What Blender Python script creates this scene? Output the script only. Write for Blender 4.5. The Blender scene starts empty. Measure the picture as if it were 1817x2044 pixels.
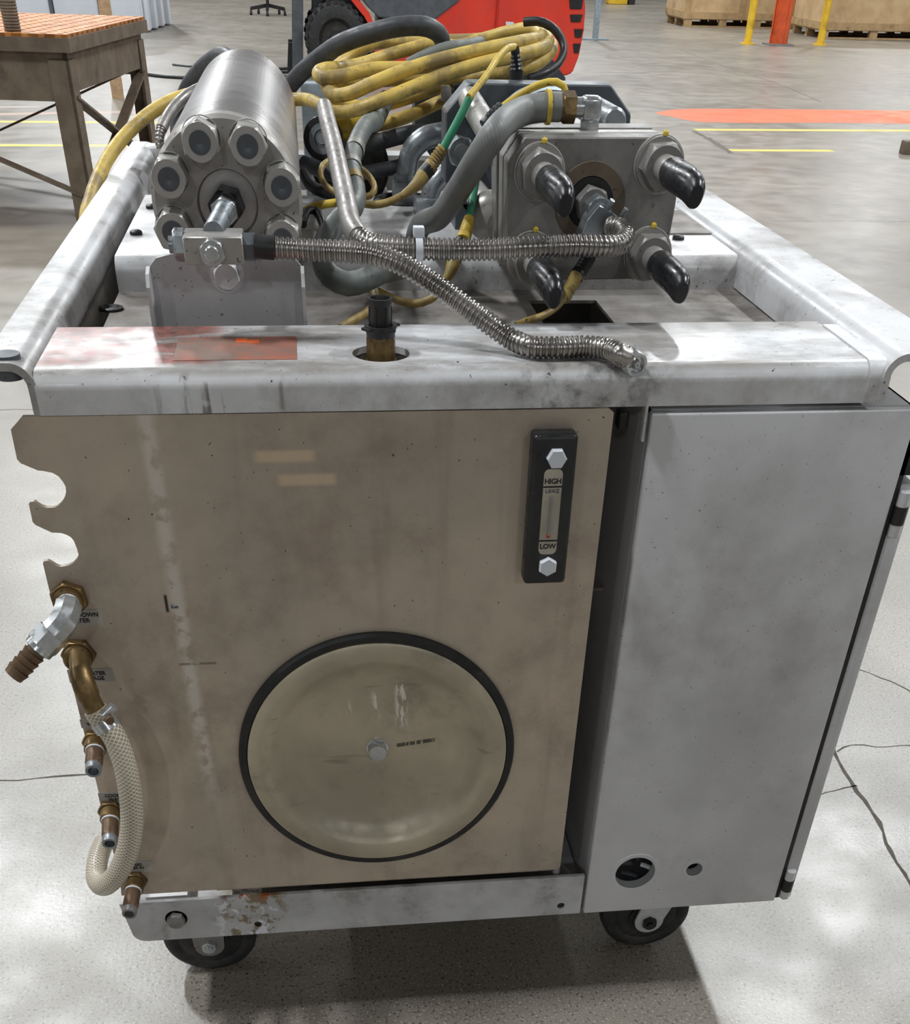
import bpy, bmesh, math, random
from mathutils import Vector, Matrix, Quaternion
random.seed(7)
S = bpy.context.scene
COL = S.collection
V = Vector
PI = math.pi

# ------------------------------------------------------------------ camera
F_PX, PPX, PPY = 2159.42, 908.5, 1767.94
CAM = V((0.28808, -1.19499, 1.31196)); YAW, PITCH, ROLL = 0.13766, 0.72470, 0.03005
_f = V((math.sin(YAW)*math.cos(PITCH), math.cos(YAW)*math.cos(PITCH), -math.sin(PITCH)))
_r = V((math.cos(YAW), -math.sin(YAW), 0)); _u = _r.cross(_f)
RT = _r*math.cos(ROLL) + _u*math.sin(ROLL); UP = _u*math.cos(ROLL) - _r*math.sin(ROLL)
cd = bpy.data.cameras.new('camera'); cam = bpy.data.objects.new('camera', cd); COL.objects.link(cam)
cd.sensor_fit = 'VERTICAL'; cd.sensor_height = 36; cd.sensor_width = 36*1817/2044
cd.lens = F_PX/2044*36; cd.shift_y = (PPY-1022)/2044; cd.clip_start = .02; cd.clip_end = 200
cam.matrix_world = Matrix(((RT.x, UP.x, -_f.x, CAM.x), (RT.y, UP.y, -_f.y, CAM.y), (RT.z, UP.z, -_f.z, CAM.z), (0, 0, 0, 1)))
S.camera = cam

def at(px, py, ax, val):
    """the point of the place seen at a spot of the photograph, on the plane x|y|z = val"""
    ray = _f + RT*((px-PPX)/F_PX) - UP*((py-PPY)/F_PX)
    i = 'xyz'.index(ax)
    return CAM + ray*((val-CAM[i])/ray[i])

# ------------------------------------------------------------------ world, lamps of the hall, exposure
w = bpy.data.worlds.new('hall'); S.world = w; w.use_nodes = True
bg = w.node_tree.nodes['Background']; bg.inputs[0].default_value = (1, .97, .93, 1); bg.inputs[1].default_value = .08
def lamp(x, y, p):
    l = bpy.data.lights.new('high_bay_offscreen', 'AREA'); l.shape = 'RECTANGLE'; l.size = .45; l.size_y = 1.2
    l.energy = p; l.color = (.95, .98, 1)
    o = bpy.data.objects.new('high_bay_offscreen', l); o.location = (x, y, 8); COL.objects.link(o)
LAMP_P = 470          # one kind of ceiling lamp all over the hall, all above the picture
for lx in (-13, -3.5, 6, 15.5):
    for ly in (.2, 8, 15.8, 23.6, 31.4):
        lamp(lx, ly, LAMP_P)
for lx in (-13, -3.5, 6, 15.5): lamp(lx, -15.4, LAMP_P)          # unseen row added behind the camera to brighten the front faces
vs = S.view_settings; vs.view_transform = 'Standard'; vs.look = 'None'; vs.gamma = 1; vs.exposure = 0.0; vs.use_curve_mapping = False

# ------------------------------------------------------------------ materials
def lin(c):
    return tuple((v/255/12.92 if v/255 <= .04045 else ((v/255+.055)/1.055)**2.4) for v in c) + (1,)
class NB:
    def __init__(s, name):
        s.m = bpy.data.materials.new(name); s.m.use_nodes = True; s.t = s.m.node_tree; s.b = s.t.nodes['Principled BSDF']
        s.tc = s.t.nodes.new('ShaderNodeTexCoord'); s.co = s.tc.outputs['Object']
    def n(s, t): return s.t.nodes.new(t)
    def place(s): s.co = s.n('ShaderNodeNewGeometry').outputs['Position']; return s
    def put(s, sock, v):
        if hasattr(v, 'is_output') or isinstance(v, bpy.types.NodeSocket): s.t.links.new(v, sock)
        else: sock.default_value = v
    def noise(s, scale, detail=4, stretch=None, off=None, rough=.55):
        n = s.n('ShaderNodeTexNoise'); n.inputs['Scale'].default_value = scale; n.inputs['Detail'].default_value = detail
        n.inputs['Roughness'].default_value = rough
        v = s.co
        if stretch or off:
            mp = s.n('ShaderNodeMapping'); s.t.links.new(v, mp.inputs[0])
            if stretch: mp.inputs['Scale'].default_value = stretch
            if off: mp.inputs['Location'].default_value = off
            v = mp.outputs[0]
        s.t.links.new(v, n.inputs['Vector']); return n.outputs['Fac']
    def voro(s, scale, stretch=None):
        n = s.n('ShaderNodeTexVoronoi'); n.inputs['Scale'].default_value = scale
        v = s.co
        if stretch:
            mp = s.n('ShaderNodeMapping'); s.t.links.new(v, mp.inputs[0]); mp.inputs['Scale'].default_value = stretch; v = mp.outputs[0]
        s.t.links.new(v, n.inputs['Vector']); return n.outputs['Distance']
    def rng(s, v, a, b, lo=0., hi=1.):
        n = s.n('ShaderNodeMapRange'); n.interpolation_type = 'SMOOTHSTEP'
        s.put(n.inputs[0], v)
        for i, q in enumerate((a, b, lo, hi)): n.inputs[i+1].default_value = q
        return n.outputs[0]
    def math(s, op, a, b=0.):
        n = s.n('ShaderNodeMath'); n.operation = op; s.put(n.inputs[0], a); s.put(n.inputs[1], b); return n.outputs[0]
    def mul(s, *a):
        r = a[0]
        for q in a[1:]: r = s.math('MULTIPLY', r, q)
        return r
    def mix(s, f, a, b):
        n = s.n('ShaderNodeMix'); n.data_type = 'RGBA'
        s.put(n.inputs[0], f); s.put(n.inputs[6], a); s.put(n.inputs[7], b); return n.outputs[2]
    def xyz(s):
        n = s.n('ShaderNodeSeparateXYZ'); s.t.links.new(s.co, n.inputs[0]); return n.outputs
    def box(s, v, a, b, soft): return s.mul(s.rng(v, a-soft, a+soft), s.rng(v, b-soft, b+soft, 1., 0.))
    def end(s, col, rough=.5, metal=0., bump=None, bs=.1, spec=.5):
        s.put(s.b.inputs['Base Color'], col); s.put(s.b.inputs['Roughness'], rough); s.b.inputs['Metallic'].default_value = metal
        s.b.inputs['Specular IOR Level'].default_value = spec
        if bump is not None:
            n = s.n('ShaderNodeBump'); n.inputs['Strength'].default_value = bs; n.inputs['Distance'].default_value = .0008
            s.put(n.inputs['Height'], bump); s.t.links.new(n.outputs[0], s.b.inputs['Normal'])
        return s.m
def worn(name, c1, c2, dirt, rough=.5, metal=0., sc=14, d0=.52, d1=.72, speck=True, bs=.12, dm=.8, spec=.5, ss=160):
    b = NB(name)
    col = b.mix(b.rng(b.noise(sc, 6), .35, .65), lin(c1), lin(c2))
    col = b.mix(b.mul(b.rng(b.noise(sc*.55, 9, off=(3, 1, 2), rough=.68), d0, d1), dm), col, lin(dirt))
    if speck: col = b.mix(b.rng(b.noise(ss, 3, off=(1, 5, 2)), .66, .72), col, lin(dirt))
    r = b.rng(b.noise(sc*2, 5), .3, .7, max(rough-.1, .03), rough+.12)
    return b.end(col, r, metal, b.noise(ss*1.6, 3), bs, spec)
def plain(name, c, rough=.5, metal=0., spec=.5): return worn(name, c, tuple(v*.88 for v in c), tuple(v*.6 for v in c), rough, metal, sc=25, d0=.58, d1=.8, speck=False, bs=.05, dm=.6, spec=spec)

M = {}
M['frame'] = worn('worn_white_paint', (208, 209, 211), (188, 188, 189), (108, 102, 94), .34, sc=9, d0=.44, d1=.68, dm=.72)
M['tray'] = worn('gritty_tray_paint', (150, 146, 141), (128, 121, 115), (52, 46, 42), .7, sc=12, d0=.46, d1=.7, ss=210, bs=.3, dm=.75)
M['cab'] = worn('grey_cabinet_paint', (194, 194, 196), (178, 178, 179), (124, 119, 114), .42, sc=5, d0=.5, d1=.74, ss=230, bs=.05, dm=.55)
M['steel'] = worn('machined_steel', (172, 169, 165), (152, 149, 145), (92, 88, 82), .4, .45, sc=18, d0=.55, d1=.8, bs=.05, dm=.6)
M['nut'] = worn('cadmium_nut', (182, 180, 176), (166, 164, 160), (116, 110, 102), .34, .5, sc=40, d0=.58, d1=.8, bs=.02)
M['dullsteel'] = worn('dull_grey_steel', (142, 140, 137), (126, 124, 121), (74, 70, 66), .48, .4, sc=14, bs=.08)
M['bright'] = worn('bright_zinc', (200, 204, 206), (178, 181, 183), (110, 110, 106), .26, .8, sc=40, d0=.6, d1=.85, speck=False, bs=.02, dm=.3)
M['galv'] = worn('galvanised_pipe', (158, 164, 168), (132, 138, 142), (80, 82, 82), .38, .75, sc=35, bs=.12)
M['brass'] = worn('tarnished_brass', (134, 110, 72), (104, 86, 58), (48, 40, 30), .42, .8, sc=40, bs=.1)
M['bronze'] = worn('brown_brass_barb', (112, 90, 70), (92, 72, 55), (140, 130, 114), .45, .5, sc=40)
M['black'] = worn('black_plastic', (26, 27, 29), (20, 20, 22), (50, 50, 50), .42, sc=30, speck=False, bs=.06)
M['blackpaint'] = worn('black_enamel', (28, 29, 31), (22, 23, 25), (62, 60, 57), .38, sc=30, d0=.62, d1=.8, bs=.05)
M['rubber'] = worn('black_rubber', (30, 30, 31), (24, 24, 25), (62, 60, 56), .6, sc=20, speck=False)
M['cap'] = worn('glossy_black_cap', (30, 31, 35), (24, 25, 28), (58, 60, 64), .30, sc=45, d0=.55, d1=.8, speck=False, bs=.01, dm=.5)
M['dark'] = worn('oily_dark_metal', (52, 51, 50), (38, 37, 36), (20, 19, 18), .55, .2, sc=14)
M['darkgrey'] = worn('dark_grey_paint', (86, 91, 96), (74, 79, 84), (44, 45, 46), .4, .1, sc=16, d0=.6, d1=.85, bs=.05)
M['hose'] = worn('grey_green_hose', (112, 118, 114), (94, 99, 96), (60, 60, 56), .55, sc=20, bs=.06)
M['darkhose'] = worn('dark_grey_hose', (72, 75, 79), (56, 58, 62), (40, 40, 42), .5, sc=22, bs=.06)
M['yellow'] = worn('dirty_yellow_cable', (214, 184, 92), (192, 164, 82), (112, 98, 76), .48, sc=26, d0=.44, d1=.64, bs=.03, dm=.75)
M['thinyellow'] = worn('yellow_lead', (206, 178, 62), (184, 156, 58), (104, 86, 50), .45, sc=40, bs=.05)
M['oldyellow'] = worn('grimy_yellow_lead', (160, 138, 74), (132, 110, 60), (70, 58, 40), .5, sc=40, bs=.05)
M['green'] = plain('green_lead', (58, 150, 112), .45)
M['armor'] = worn('stainless_armour', (168, 164, 160), (140, 136, 132), (66, 60, 56), .3, .92, sc=30, d0=.55, d1=.8, speck=False, bs=.05)
M['armor2'] = worn('dusty_armour', (160, 157, 154), (140, 136, 132), (84, 78, 72), .45, .6, sc=30, bs=.1)
M['white'] = worn('white_panel', (206, 211, 218), (198, 203, 210), (170, 174, 180), .5, sc=3, d0=.6, d1=.9, speck=False, bs=.01, dm=.4)
M['red'] = worn('forklift_red', (214, 60, 42), (198, 52, 36), (150, 40, 30), .35, sc=3, d0=.6, d1=.9, speck=False)
M['postyellow'] = worn('post_yellow', (222, 184, 44), (206, 168, 40), (120, 92, 30), .5, sc=8)
M['postorange'] = worn('column_orange', (216, 92, 38), (196, 78, 32), (110, 48, 28), .5, sc=6)
M['wood'] = worn('crate_plywood', (196, 168, 128), (180, 150, 110), (130, 100, 70), .7, sc=4, d0=.5, d1=.75, speck=False)
M['wood2'] = worn('crate_timber', (178, 150, 108), (160, 132, 94), (96, 72, 50), .7, sc=7)
M['rust'] = worn('brown_rusted_iron', (108, 95, 80), (92, 80, 66), (58, 49, 40), .62, .1, sc=9)
M['platen'] = worn('rust_platen_orange_lit', (190, 128, 66), (168, 106, 54), (96, 66, 40), .5, .15, sc=9, d0=.55, d1=.8)  # rusty iron with the orange light on the top mixed into its colour
M['bluegrey'] = plain('blue_grey_paint', (140, 152, 160), .5)
M['tape'] = worn('grey_tape', (138, 136, 128), (120, 118, 110), (84, 80, 72), .5, sc=30)
M['plate'] = plain('label_plate_grey', (172, 168, 162), .42, .1)
M['ink'] = plain('black_ink', (24, 24, 24), .6)
M['labelblue'] = worn('blue_white_label', (150, 172, 186), (122, 158, 182), (170, 172, 172), .35, sc=20, d0=.45, d1=.6, speck=False)
M['sticker'] = worn('faded_orange_sticker', (166, 98, 78), (140, 92, 78), (112, 102, 94), .55, sc=22, d0=.40, d1=.6, bs=.05, dm=.85)
M['flake'] = plain('orange_flake', (238, 108, 42), .5)
M['gauge'] = plain('gauge_face', (176, 170, 154), .35)
M['redink'] = plain('red_fluid', (170, 48, 44), .4)
M['stripey'] = worn('yellow_floor_paint', (214, 196, 100), (204, 184, 92), (176, 164, 120), .5, sc=3, d0=.55, d1=.75, speck=False)
M['stripeo'] = worn('orange_floor_paint', (222, 112, 72), (212, 104, 68), (180, 130, 104), .5, sc=2, d0=.6, d1=.8, speck=False)
M['stripef'] = worn('faded_red_floor_paint', (176, 150, 136), (168, 158, 148), (186, 130, 110), .5, sc=2, speck=False)
M['crack'] = plain('crack_dirt', (104, 98, 90), .9)
M['pinkpaper'] = plain('tan_board', (176, 146, 112), .7)

def floor_mat():
    b = NB('sealed_concrete'); fd = b.rng(b.xyz()[1], 1.2, 4.5, 1., 0.)
    col = b.mix(b.rng(b.noise(.9, 6), .35, .68), lin((134, 127, 115)), lin((117, 110, 99)))
    col = b.mix(b.mul(b.rng(b.noise(1.6, 5, off=(4, 4, 0)), .45, .75), .35), col, lin((88, 82, 74)))
    col = b.mix(b.mul(b.rng(b.noise(170, 4), .55, .66), fd), col, lin((66, 60, 53)))
    col = b.mix(b.mul(b.rng(b.noise(230, 3, off=(5, 0, 0)), .58, .68), fd), col, lin((168, 164, 156)))
    col = b.mix(b.mul(b.rng(b.noise(22, 5, off=(0, 9, 0), rough=.7), .70, .76), fd, .5), col, lin((110, 103, 96)))
    r = b.rng(b.noise(5, 3), .3, .7, .32, .44)
    b.b.inputs['IOR'].default_value = 1.65
    return b.end(col, r, 0., b.mul(b.noise(120, 4), fd), .35, 1.)
M['floor'] = floor_mat()

def tank_mat():
    b = NB('grimy_tan_tank').place(); X = b.xyz()
    col = b.mix(b.rng(b.noise(3, 6), .35, .65), lin((192, 178, 160)), lin((172, 161, 147)))
    col = b.mix(b.mul(b.rng(b.noise(5, 9, off=(2, 2, 7), rough=.72), .42, .7), .52), col, lin((118, 104, 90)))
    streak = b.mul(b.rng(b.noise(9, 6, stretch=(3, 1, .25), off=(1, 0, 2)), .52, .72), .3)
    col = b.mix(streak, col, lin((134, 120, 104)))
    # pale scuffed weld line running down the plate
    line = b.math('ADD', X[0], b.math('MULTIPLY', X[2], .015)); nz = b.noise(60, 5)
    lm = b.mul(b.box(line, .118, .134, .006), b.rng(nz, .36, .55), b.rng(X[2], .36, .5))
    col = b.mix(b.mul(lm, .8), col, lin((208, 201, 192)))
    # wiped clean patches
    for (x0, x1, z0, z1) in ((.222, .285, .872, .884), (.245, .307, .846, .858)):
        pm = b.mul(b.box(X[0], x0, x1, .005), b.box(X[2], z0, z1, .003)); col = b.mix(b.mul(pm, .6), col, lin((222, 196, 162)))
    for (x0, x1, z0, z1, c_) in ((.1005, .1040, .699, .721, (34, 34, 36)), (.107, .1155, .7035, .7085, (48, 60, 92)), (.105, .150, .628, .630, (80, 74, 68))):
        col = b.mix(b.mul(b.box(X[0], x0, x1, .0012), b.box(X[2], z0, z1, .002), b.rng(b.noise(90, 3), .35, .5)), col, lin(c_))
    col = b.mix(b.rng(b.noise(190, 2, off=(2, 8, 1)), .72, .76), col, lin((44, 38, 34)))
    col = b.mix(b.mul(b.rng(b.noise(16, 3, stretch=(1, 1, 2), off=(7, 3, 4)), .74, .77), .6), col, lin((60, 54, 50)))
    col = b.mix(b.mul(b.rng(b.noise(30, 6, stretch=(6, 1, .6), off=(1, 7, 4)), .7, .76), .5), col, lin((186, 176, 160)))
    return b.end(col, b.rng(b.noise(20, 4), .3, .7, .36, .56), .25, b.noise(260, 3), .12)
M['tank'] = tank_mat()
def lid_mat():
    b = NB('scratched_cover'); X = b.xyz()
    col = b.mix(b.rng(b.noise(6, 6), .35, .65), lin((186, 176, 154)), lin((160, 151, 133)))
    top = b.mul(b.rng(b.noise(9, 8, off=(1, 1, 3), rough=.7), .5, .72), .6)
    col = b.mix(b.mul(top, .75), col, lin((92, 86, 80)))
    col = b.mix(b.mul(b.rng(b.noise(26, 6, stretch=(5, 1, .5), off=(3, 3, 3)), .68, .76), .5), col, lin((200, 194, 184)))
    col = b.mix(b.mul(b.rng(b.noise(22, 6, stretch=(.5, 1, 4)), .62, .74), .4), col, lin((88, 82, 74)))
    nz = b.noise(70, 6, stretch=(2, 1, .6), off=(1, 2, 3))
    for (x0, x1, z0, z1) in ((-.005, .003, .045, .085), (.026, .040, .035, .100), (-.038, -.034, .055, .075)):
        col = b.mix(b.mul(b.box(X[0], x0, x1, .004), b.box(X[2], z0, z1, .008), b.rng(nz, .48, .56), .9), col, lin((226, 220, 210)))
    ln = b.math('SUBTRACT', X[2], b.math('MULTIPLY', X[0], .12))
    col = b.mix(b.mul(b.box(X[0], .026, .078, .002), b.box(ln, -.003, .003, .0008), b.rng(b.noise(120, 3, stretch=(3, 1, .3)), .38, .5), .85), col, lin((38, 36, 34)))
    return b.end(col, b.rng(b.noise(20, 4), .3, .7, .3, .5), .3, b.noise(240, 3), .08)
M['lid'] = lid_mat()
def rail_mat():
    b = NB('front_rail_paint').place(); X = b.xyz()
    col = b.mix(b.rng(b.noise(9, 6), .35, .65), lin((214, 216, 219)), lin((196, 196, 197)))
    top = b.rng(X[2], .958, .965)
    col = b.mix(b.mul(top, b.rng(b.noise(8, 8, stretch=(.5, 1.4, 1), off=(3, 1, 2), rough=.7), .36, .6), .8), col, lin((126, 120, 113)))
    front = b.rng(X[2], .952, .964, 1., 0.)
    col = b.mix(b.mul(front, b.rng(b.noise(7, 8, off=(8, 1, 2), rough=.72), .44, .68), .5), col, lin((116, 110, 102)))
    # bare red primer where the paint has worn off
    pr = b.mul(b.box(X[0], .0, .19, .02), b.rng(X[1], .02, .035), b.rng(b.noise(13, 8, stretch=(.6, 1.6, 1), off=(2, 0, 5), rough=.72), .34, .46), top)
    col = b.mix(b.mul(pr, .92), col, b.mix(b.rng(b.noise(60, 4), .4, .6), lin((146, 84, 74)), lin((112, 74, 64))))
    # oily runs down the front
    run = b.mul(b.box(X[0], .13, .26, .02), b.rng(b.noise(42, 4, stretch=(1.6, 1, .12), off=(2, 2, 0)), .55, .66), b.rng(X[2], .958, .966, 1., 0.), b.rng(b.noise(60, 3), .3, .5))
    col = b.mix(b.mul(run, .8), col, lin((88, 78, 64)))
    # black scuffs where the hose end rubs
    sc = b.mul(b.box(X[0], .5, .66, .06), b.rng(b.noise(16, 8, off=(4, 2, 1), rough=.72), .46, .62), b.box(X[1], -.02, .06, .02))
    col = b.mix(b.mul(sc, .7), col, lin((62, 60, 60)))
    blue = b.mul(b.rng(b.noise(38, 7, stretch=(.7, 1, 1), off=(6, 4, 9), rough=.7), .66, .7), b.rng(b.noise(4, 2, off=(1, 1, 1)), .48, .56), front)
    col = b.mix(b.mul(blue, .85), col, lin((44, 66, 98)))
    col = b.mix(b.rng(b.noise(170, 3, off=(1, 5, 2)), .68, .73), col, lin((70, 66, 62)))
    return b.end(col, b.rng(b.noise(20, 5), .3, .7, .22, .42), 0., b.noise(260, 3), .12)
M['rail'] = rail_mat()
def channel_mat():
    b = NB('flaking_channel_paint').place(); X = b.xyz()
    col = b.mix(b.rng(b.noise(12, 6), .35, .65), lin((186, 186, 187)), lin((164, 164, 164)))
    col = b.mix(b.mul(b.rng(b.noise(14, 8, off=(3, 1, 2), rough=.7), .5, .7), .6), col, lin((104, 98, 90)))
    fl = b.mul(b.box(X[0], .11, .2, .015), b.rng(b.noise(34, 8, rough=.72), .5, .54)); col = b.mix(fl, col, lin((122, 108, 84)))
    fl2 = b.mul(b.box(X[0], .1, .19, .02), b.rng(b.noise(22, 8, off=(5, 5, 5), rough=.7), .56, .58)); col = b.mix(fl2, col, lin((206, 208, 214)))
    ru = b.mul(b.box(X[0], .13, .19, .01), b.rng(X[2], .235, .245), b.rng(b.noise(50, 5, off=(1, 1, 8)), .5, .58)); col = b.mix(ru, col, lin((150, 84, 40)))
    sw = b.mul(b.rng(X[0], .36, .5), b.rng(b.noise(26, 9, stretch=(.5, 1, 2), off=(9, 5, 5), rough=.72), .6, .64)); col = b.mix(b.mul(sw, .6), col, lin((196, 196, 196)))
    return b.end(col, .5, 0., b.noise(160, 4), .2)
M['channel'] = channel_mat()
def barrel_mat():
    b = NB('polished_barrel')
    col = b.mix(b.rng(b.noise(30, 6, stretch=(.3, 4, .3)), .3, .7), lin((180, 177, 176)), lin((172, 169, 168)))
    col = b.mix(b.mul(b.rng(b.noise(4, 7, off=(1, 1, 1), rough=.65), .48, .7), .3), col, lin((126, 122, 120)))
    return b.end(col, b.rng(b.noise(8, 5, stretch=(1, 1, 1)), .3, .7, .26, .34), .7)
M['barrel'] = barrel_mat()
def braid_mat():
    b = NB('braided_clear_hose'); uv = b.n('ShaderNodeSeparateXYZ'); b.t.links.new(b.tc.outputs['UV'], uv.inputs[0])
    def helix(sg):
        a = b.math('ADD', b.math('MULTIPLY', uv.outputs[0], 12.*sg), b.math('MULTIPLY', uv.outputs[1], 190.))
        fr = b.math('ABSOLUTE', b.math('SUBTRACT', b.math('FRACT', a), .5)); return b.rng(fr, .34, .44)
    k = b.math('MAXIMUM', helix(1), helix(-1))
    base = b.mix(b.rng(b.noise(9, 4), .35, .65), lin((134, 124, 108)), lin((152, 144, 128)))
    col = b.mix(k, base, lin((214, 206, 188)))
    return b.end(col, .3, 0., k, .15)
M['braid'] = braid_mat()
def hose_weave():
    b = NB('grey_woven_hose'); uv = b.n('ShaderNodeSeparateXYZ'); b.t.links.new(b.tc.outputs['UV'], uv.inputs[0])
    a = b.math('ADD', b.math('MULTIPLY', uv.outputs[0], 10.), b.math('MULTIPLY', uv.outputs[1], 420.))
    k = b.rng(b.math('ABSOLUTE', b.math('SUBTRACT', b.math('FRACT', a), .5)), .2, .4)
    col = b.mix(b.mul(k, .35), lin((122, 124, 122)), lin((92, 94, 94)))
    col = b.mix(b.mul(b.rng(b.noise(12, 6), .5, .7), .4), col, lin((80, 78, 74)))
    return b.end(col, .5, .15, k, .1)
M['weave'] = hose_weave()

# ------------------------------------------------------------------ geometry helpers
ORG = {}
def empty(name, loc, label=None, cat=None, group=None, rz=0.):
    o = bpy.data.objects.new(name, None); o.location = loc; o.rotation_euler = (0, 0, rz); o.empty_display_size = .05
    COL.objects.link(o); ORG[o] = V(loc) if rz == 0 else V((0, 0, 0)); tag(o, label, cat, group); return o
def tag(o, label=None, cat=None, group=None, kind=None):
    if label: o['label'] = label
    if cat: o['category'] = cat
    if group: o['group'] = group
    if kind: o['kind'] = kind
    return o
def link(name, me, mat, parent=None, smooth=True, loc=None):
    """vertices are in world metres (or in the thing's own metres when the thing is turned)"""
    o = bpy.data.objects.new(name, me); COL.objects.link(o)
    base = ORG.get(parent, V((0, 0, 0)))
    o.parent = parent
    if loc is None:
        me.transform(Matrix.Translation(-base)); ORG[o] = base
    else:
        o.location = V(loc)-base; ORG[o] = V(loc)
    if not me.materials and mat is not None: me.materials.append(mat)
    if smooth: me.shade_smooth(); me.set_sharp_from_angle(angle=math.radians(38))
    return o
def B(): return bmesh.new()
def done(bm, name='mesh'):
    bmesh.ops.recalc_face_normals(bm, faces=bm.faces); me = bpy.data.meshes.new(name); bm.to_mesh(me); bm.free(); return me
def box(bm, x0, x1, y0, y1, z0, z1, bev=0., seg=2, mat=None):
    r = bmesh.ops.create_cube(bm, size=1)
    vs_ = r['verts']
    for v in vs_: v.co = V((x0+(v.co.x+.5)*(x1-x0), y0+(v.co.y+.5)*(y1-y0), z0+(v.co.z+.5)*(z1-z0)))
    if bev:
        es = list({e for v in vs_ for e in v.link_edges})
        vs_ = bmesh.ops.bevel(bm, geom=es, offset=bev, segments=seg, affect='EDGES', profile=.5)['verts']
    if mat is not None: bmesh.ops.transform(bm, matrix=mat, verts=list(vs_))
    return vs_
def basis(d):
    d = d.normalized(); a = V((0, 0, 1)) if abs(d.z) < .9 else V((1, 0, 0))
    u = d.cross(a).normalized(); return u, d.cross(u).normalized(), d
def lathe(bm, o, d, prof, seg=32, rot=0., close=True, cap=True):
    """prof: (distance along d, radius)"""
    u, v, d = basis(V(d)); o = V(o); rings = []
    for (t, r) in prof:
        if r < 1e-6: rings.append([bm.verts.new(o+d*t)])
        else: rings.append([bm.verts.new(o+d*t+(u*math.cos(rot+2*PI*i/seg)+v*math.sin(rot+2*PI*i/seg))*r) for i in range(seg)])
    for a, b in zip(rings, rings[1:]):
        for i in range(seg):
            j = (i+1) % seg
            if len(a) == 1 and len(b) == 1: continue
            if len(a) == 1: bm.faces.new((a[0], b[i], b[j]))
            elif len(b) == 1: bm.faces.new((a[i], a[j], b[0]))
            else: bm.faces.new((a[i], a[j], b[j], b[i]))
    if cap:
        for rg in (rings[0], rings[-1]):
            if len(rg) > 2: bm.faces.new(rg)
def cyl(bm, a, b, r, r2=None, seg=24, bev=0.):
    a, b = V(a), V(b); L = (b-a).length; r2 = r if r2 is None else r2
    p = [(0, r), (L, r2)] if not bev else [(0, r-bev), (bev, r), (L-bev, r2), (L, r2-bev)]
    lathe(bm, a, b-a, p, seg)
def hexp(bm, o, d, R, L, rot=0., ch=.12, seg=36):
    """hexagon nut whose outer face is turned to a chamfered circle, R = corner radius"""
    u, v, d = basis(V(d)); o = V(o); rings = []; ap = R*math.cos(PI/6)
    for t in (0, L*.62, L*.76, L*.86, L*.94, L):
        rc = ap*.985+(L-t)*1.25; rg = []
        for i in range(seg):
            an = 2*PI*i/seg; m_ = (an+PI/6) % (PI/3)-PI/6; r = min(ap/math.cos(m_), rc)
            rg.append(bm.verts.new(o+d*t+(u*math.cos(an+rot)+v*math.sin(an+rot))*r))
        rings.append(rg)
    for a, b in zip(rings, rings[1:]):
        for i in range(seg): bm.faces.new((a[i], a[(i+1) % seg], b[(i+1) % seg], b[i]))
    bm.faces.new(rings[0]); bm.faces.new(rings[-1])
def prism(bm, pts, d):
    a = [bm.verts.new(V(p)) for p in pts]; b = [bm.verts.new(V(p)+V(d)) for p in pts]; n = len(pts)
    bm.faces.new(a); bm.faces.new(b)
    for i in range(n): bm.faces.new((a[i], a[(i+1) % n], b[(i+1) % n], b[i]))
def smooth(pts, step=.01):
    P = [V(p) for p in pts]; P = [P[0]*2-P[1]]+P+[P[-1]*2-P[-2]]; out = []
    for i in range(1, len(P)-2):
        p0, p1, p2, p3 = P[i-1:i+3]
        t0 = 0.; t1 = t0+max((p1-p0).length, 1e-5)**.5; t2 = t1+max((p2-p1).length, 1e-5)**.5; t3 = t2+max((p3-p2).length, 1e-5)**.5
        n = max(2, int((p2-p1).length/step))
        for k in range(n):
            t = t1+(t2-t1)*k/n
            A1 = p0*((t1-t)/(t1-t0))+p1*((t-t0)/(t1-t0)); A2 = p1*((t2-t)/(t2-t1))+p2*((t-t1)/(t2-t1)); A3 = p2*((t3-t)/(t3-t2))+p3*((t-t2)/(t3-t2))
            B1 = A1*((t2-t)/(t2-t0))+A2*((t-t0)/(t2-t0)); B2 = A2*((t3-t)/(t3-t1))+A3*((t-t1)/(t3-t1))
            out.append(B1*((t2-t)/(t2-t1))+B2*((t-t1)/(t2-t1)))
    out.append(P[-2]); return out
def resample(pts, step):
    out = [pts[0]]; acc = 0.; s = [0.]
    for a, b in zip(pts, pts[1:]): s.append(s[-1]+(b-a).length)
    n = max(2, int(round(s[-1]/step))); j = 0
    for k in range(1, n+1):
        t = s[-1]*k/n
        while j < len(s)-2 and s[j+1] < t: j += 1
        out.append(pts[j].lerp(pts[j+1], (t-s[j])/max(s[j+1]-s[j], 1e-9)))
    return out
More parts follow.
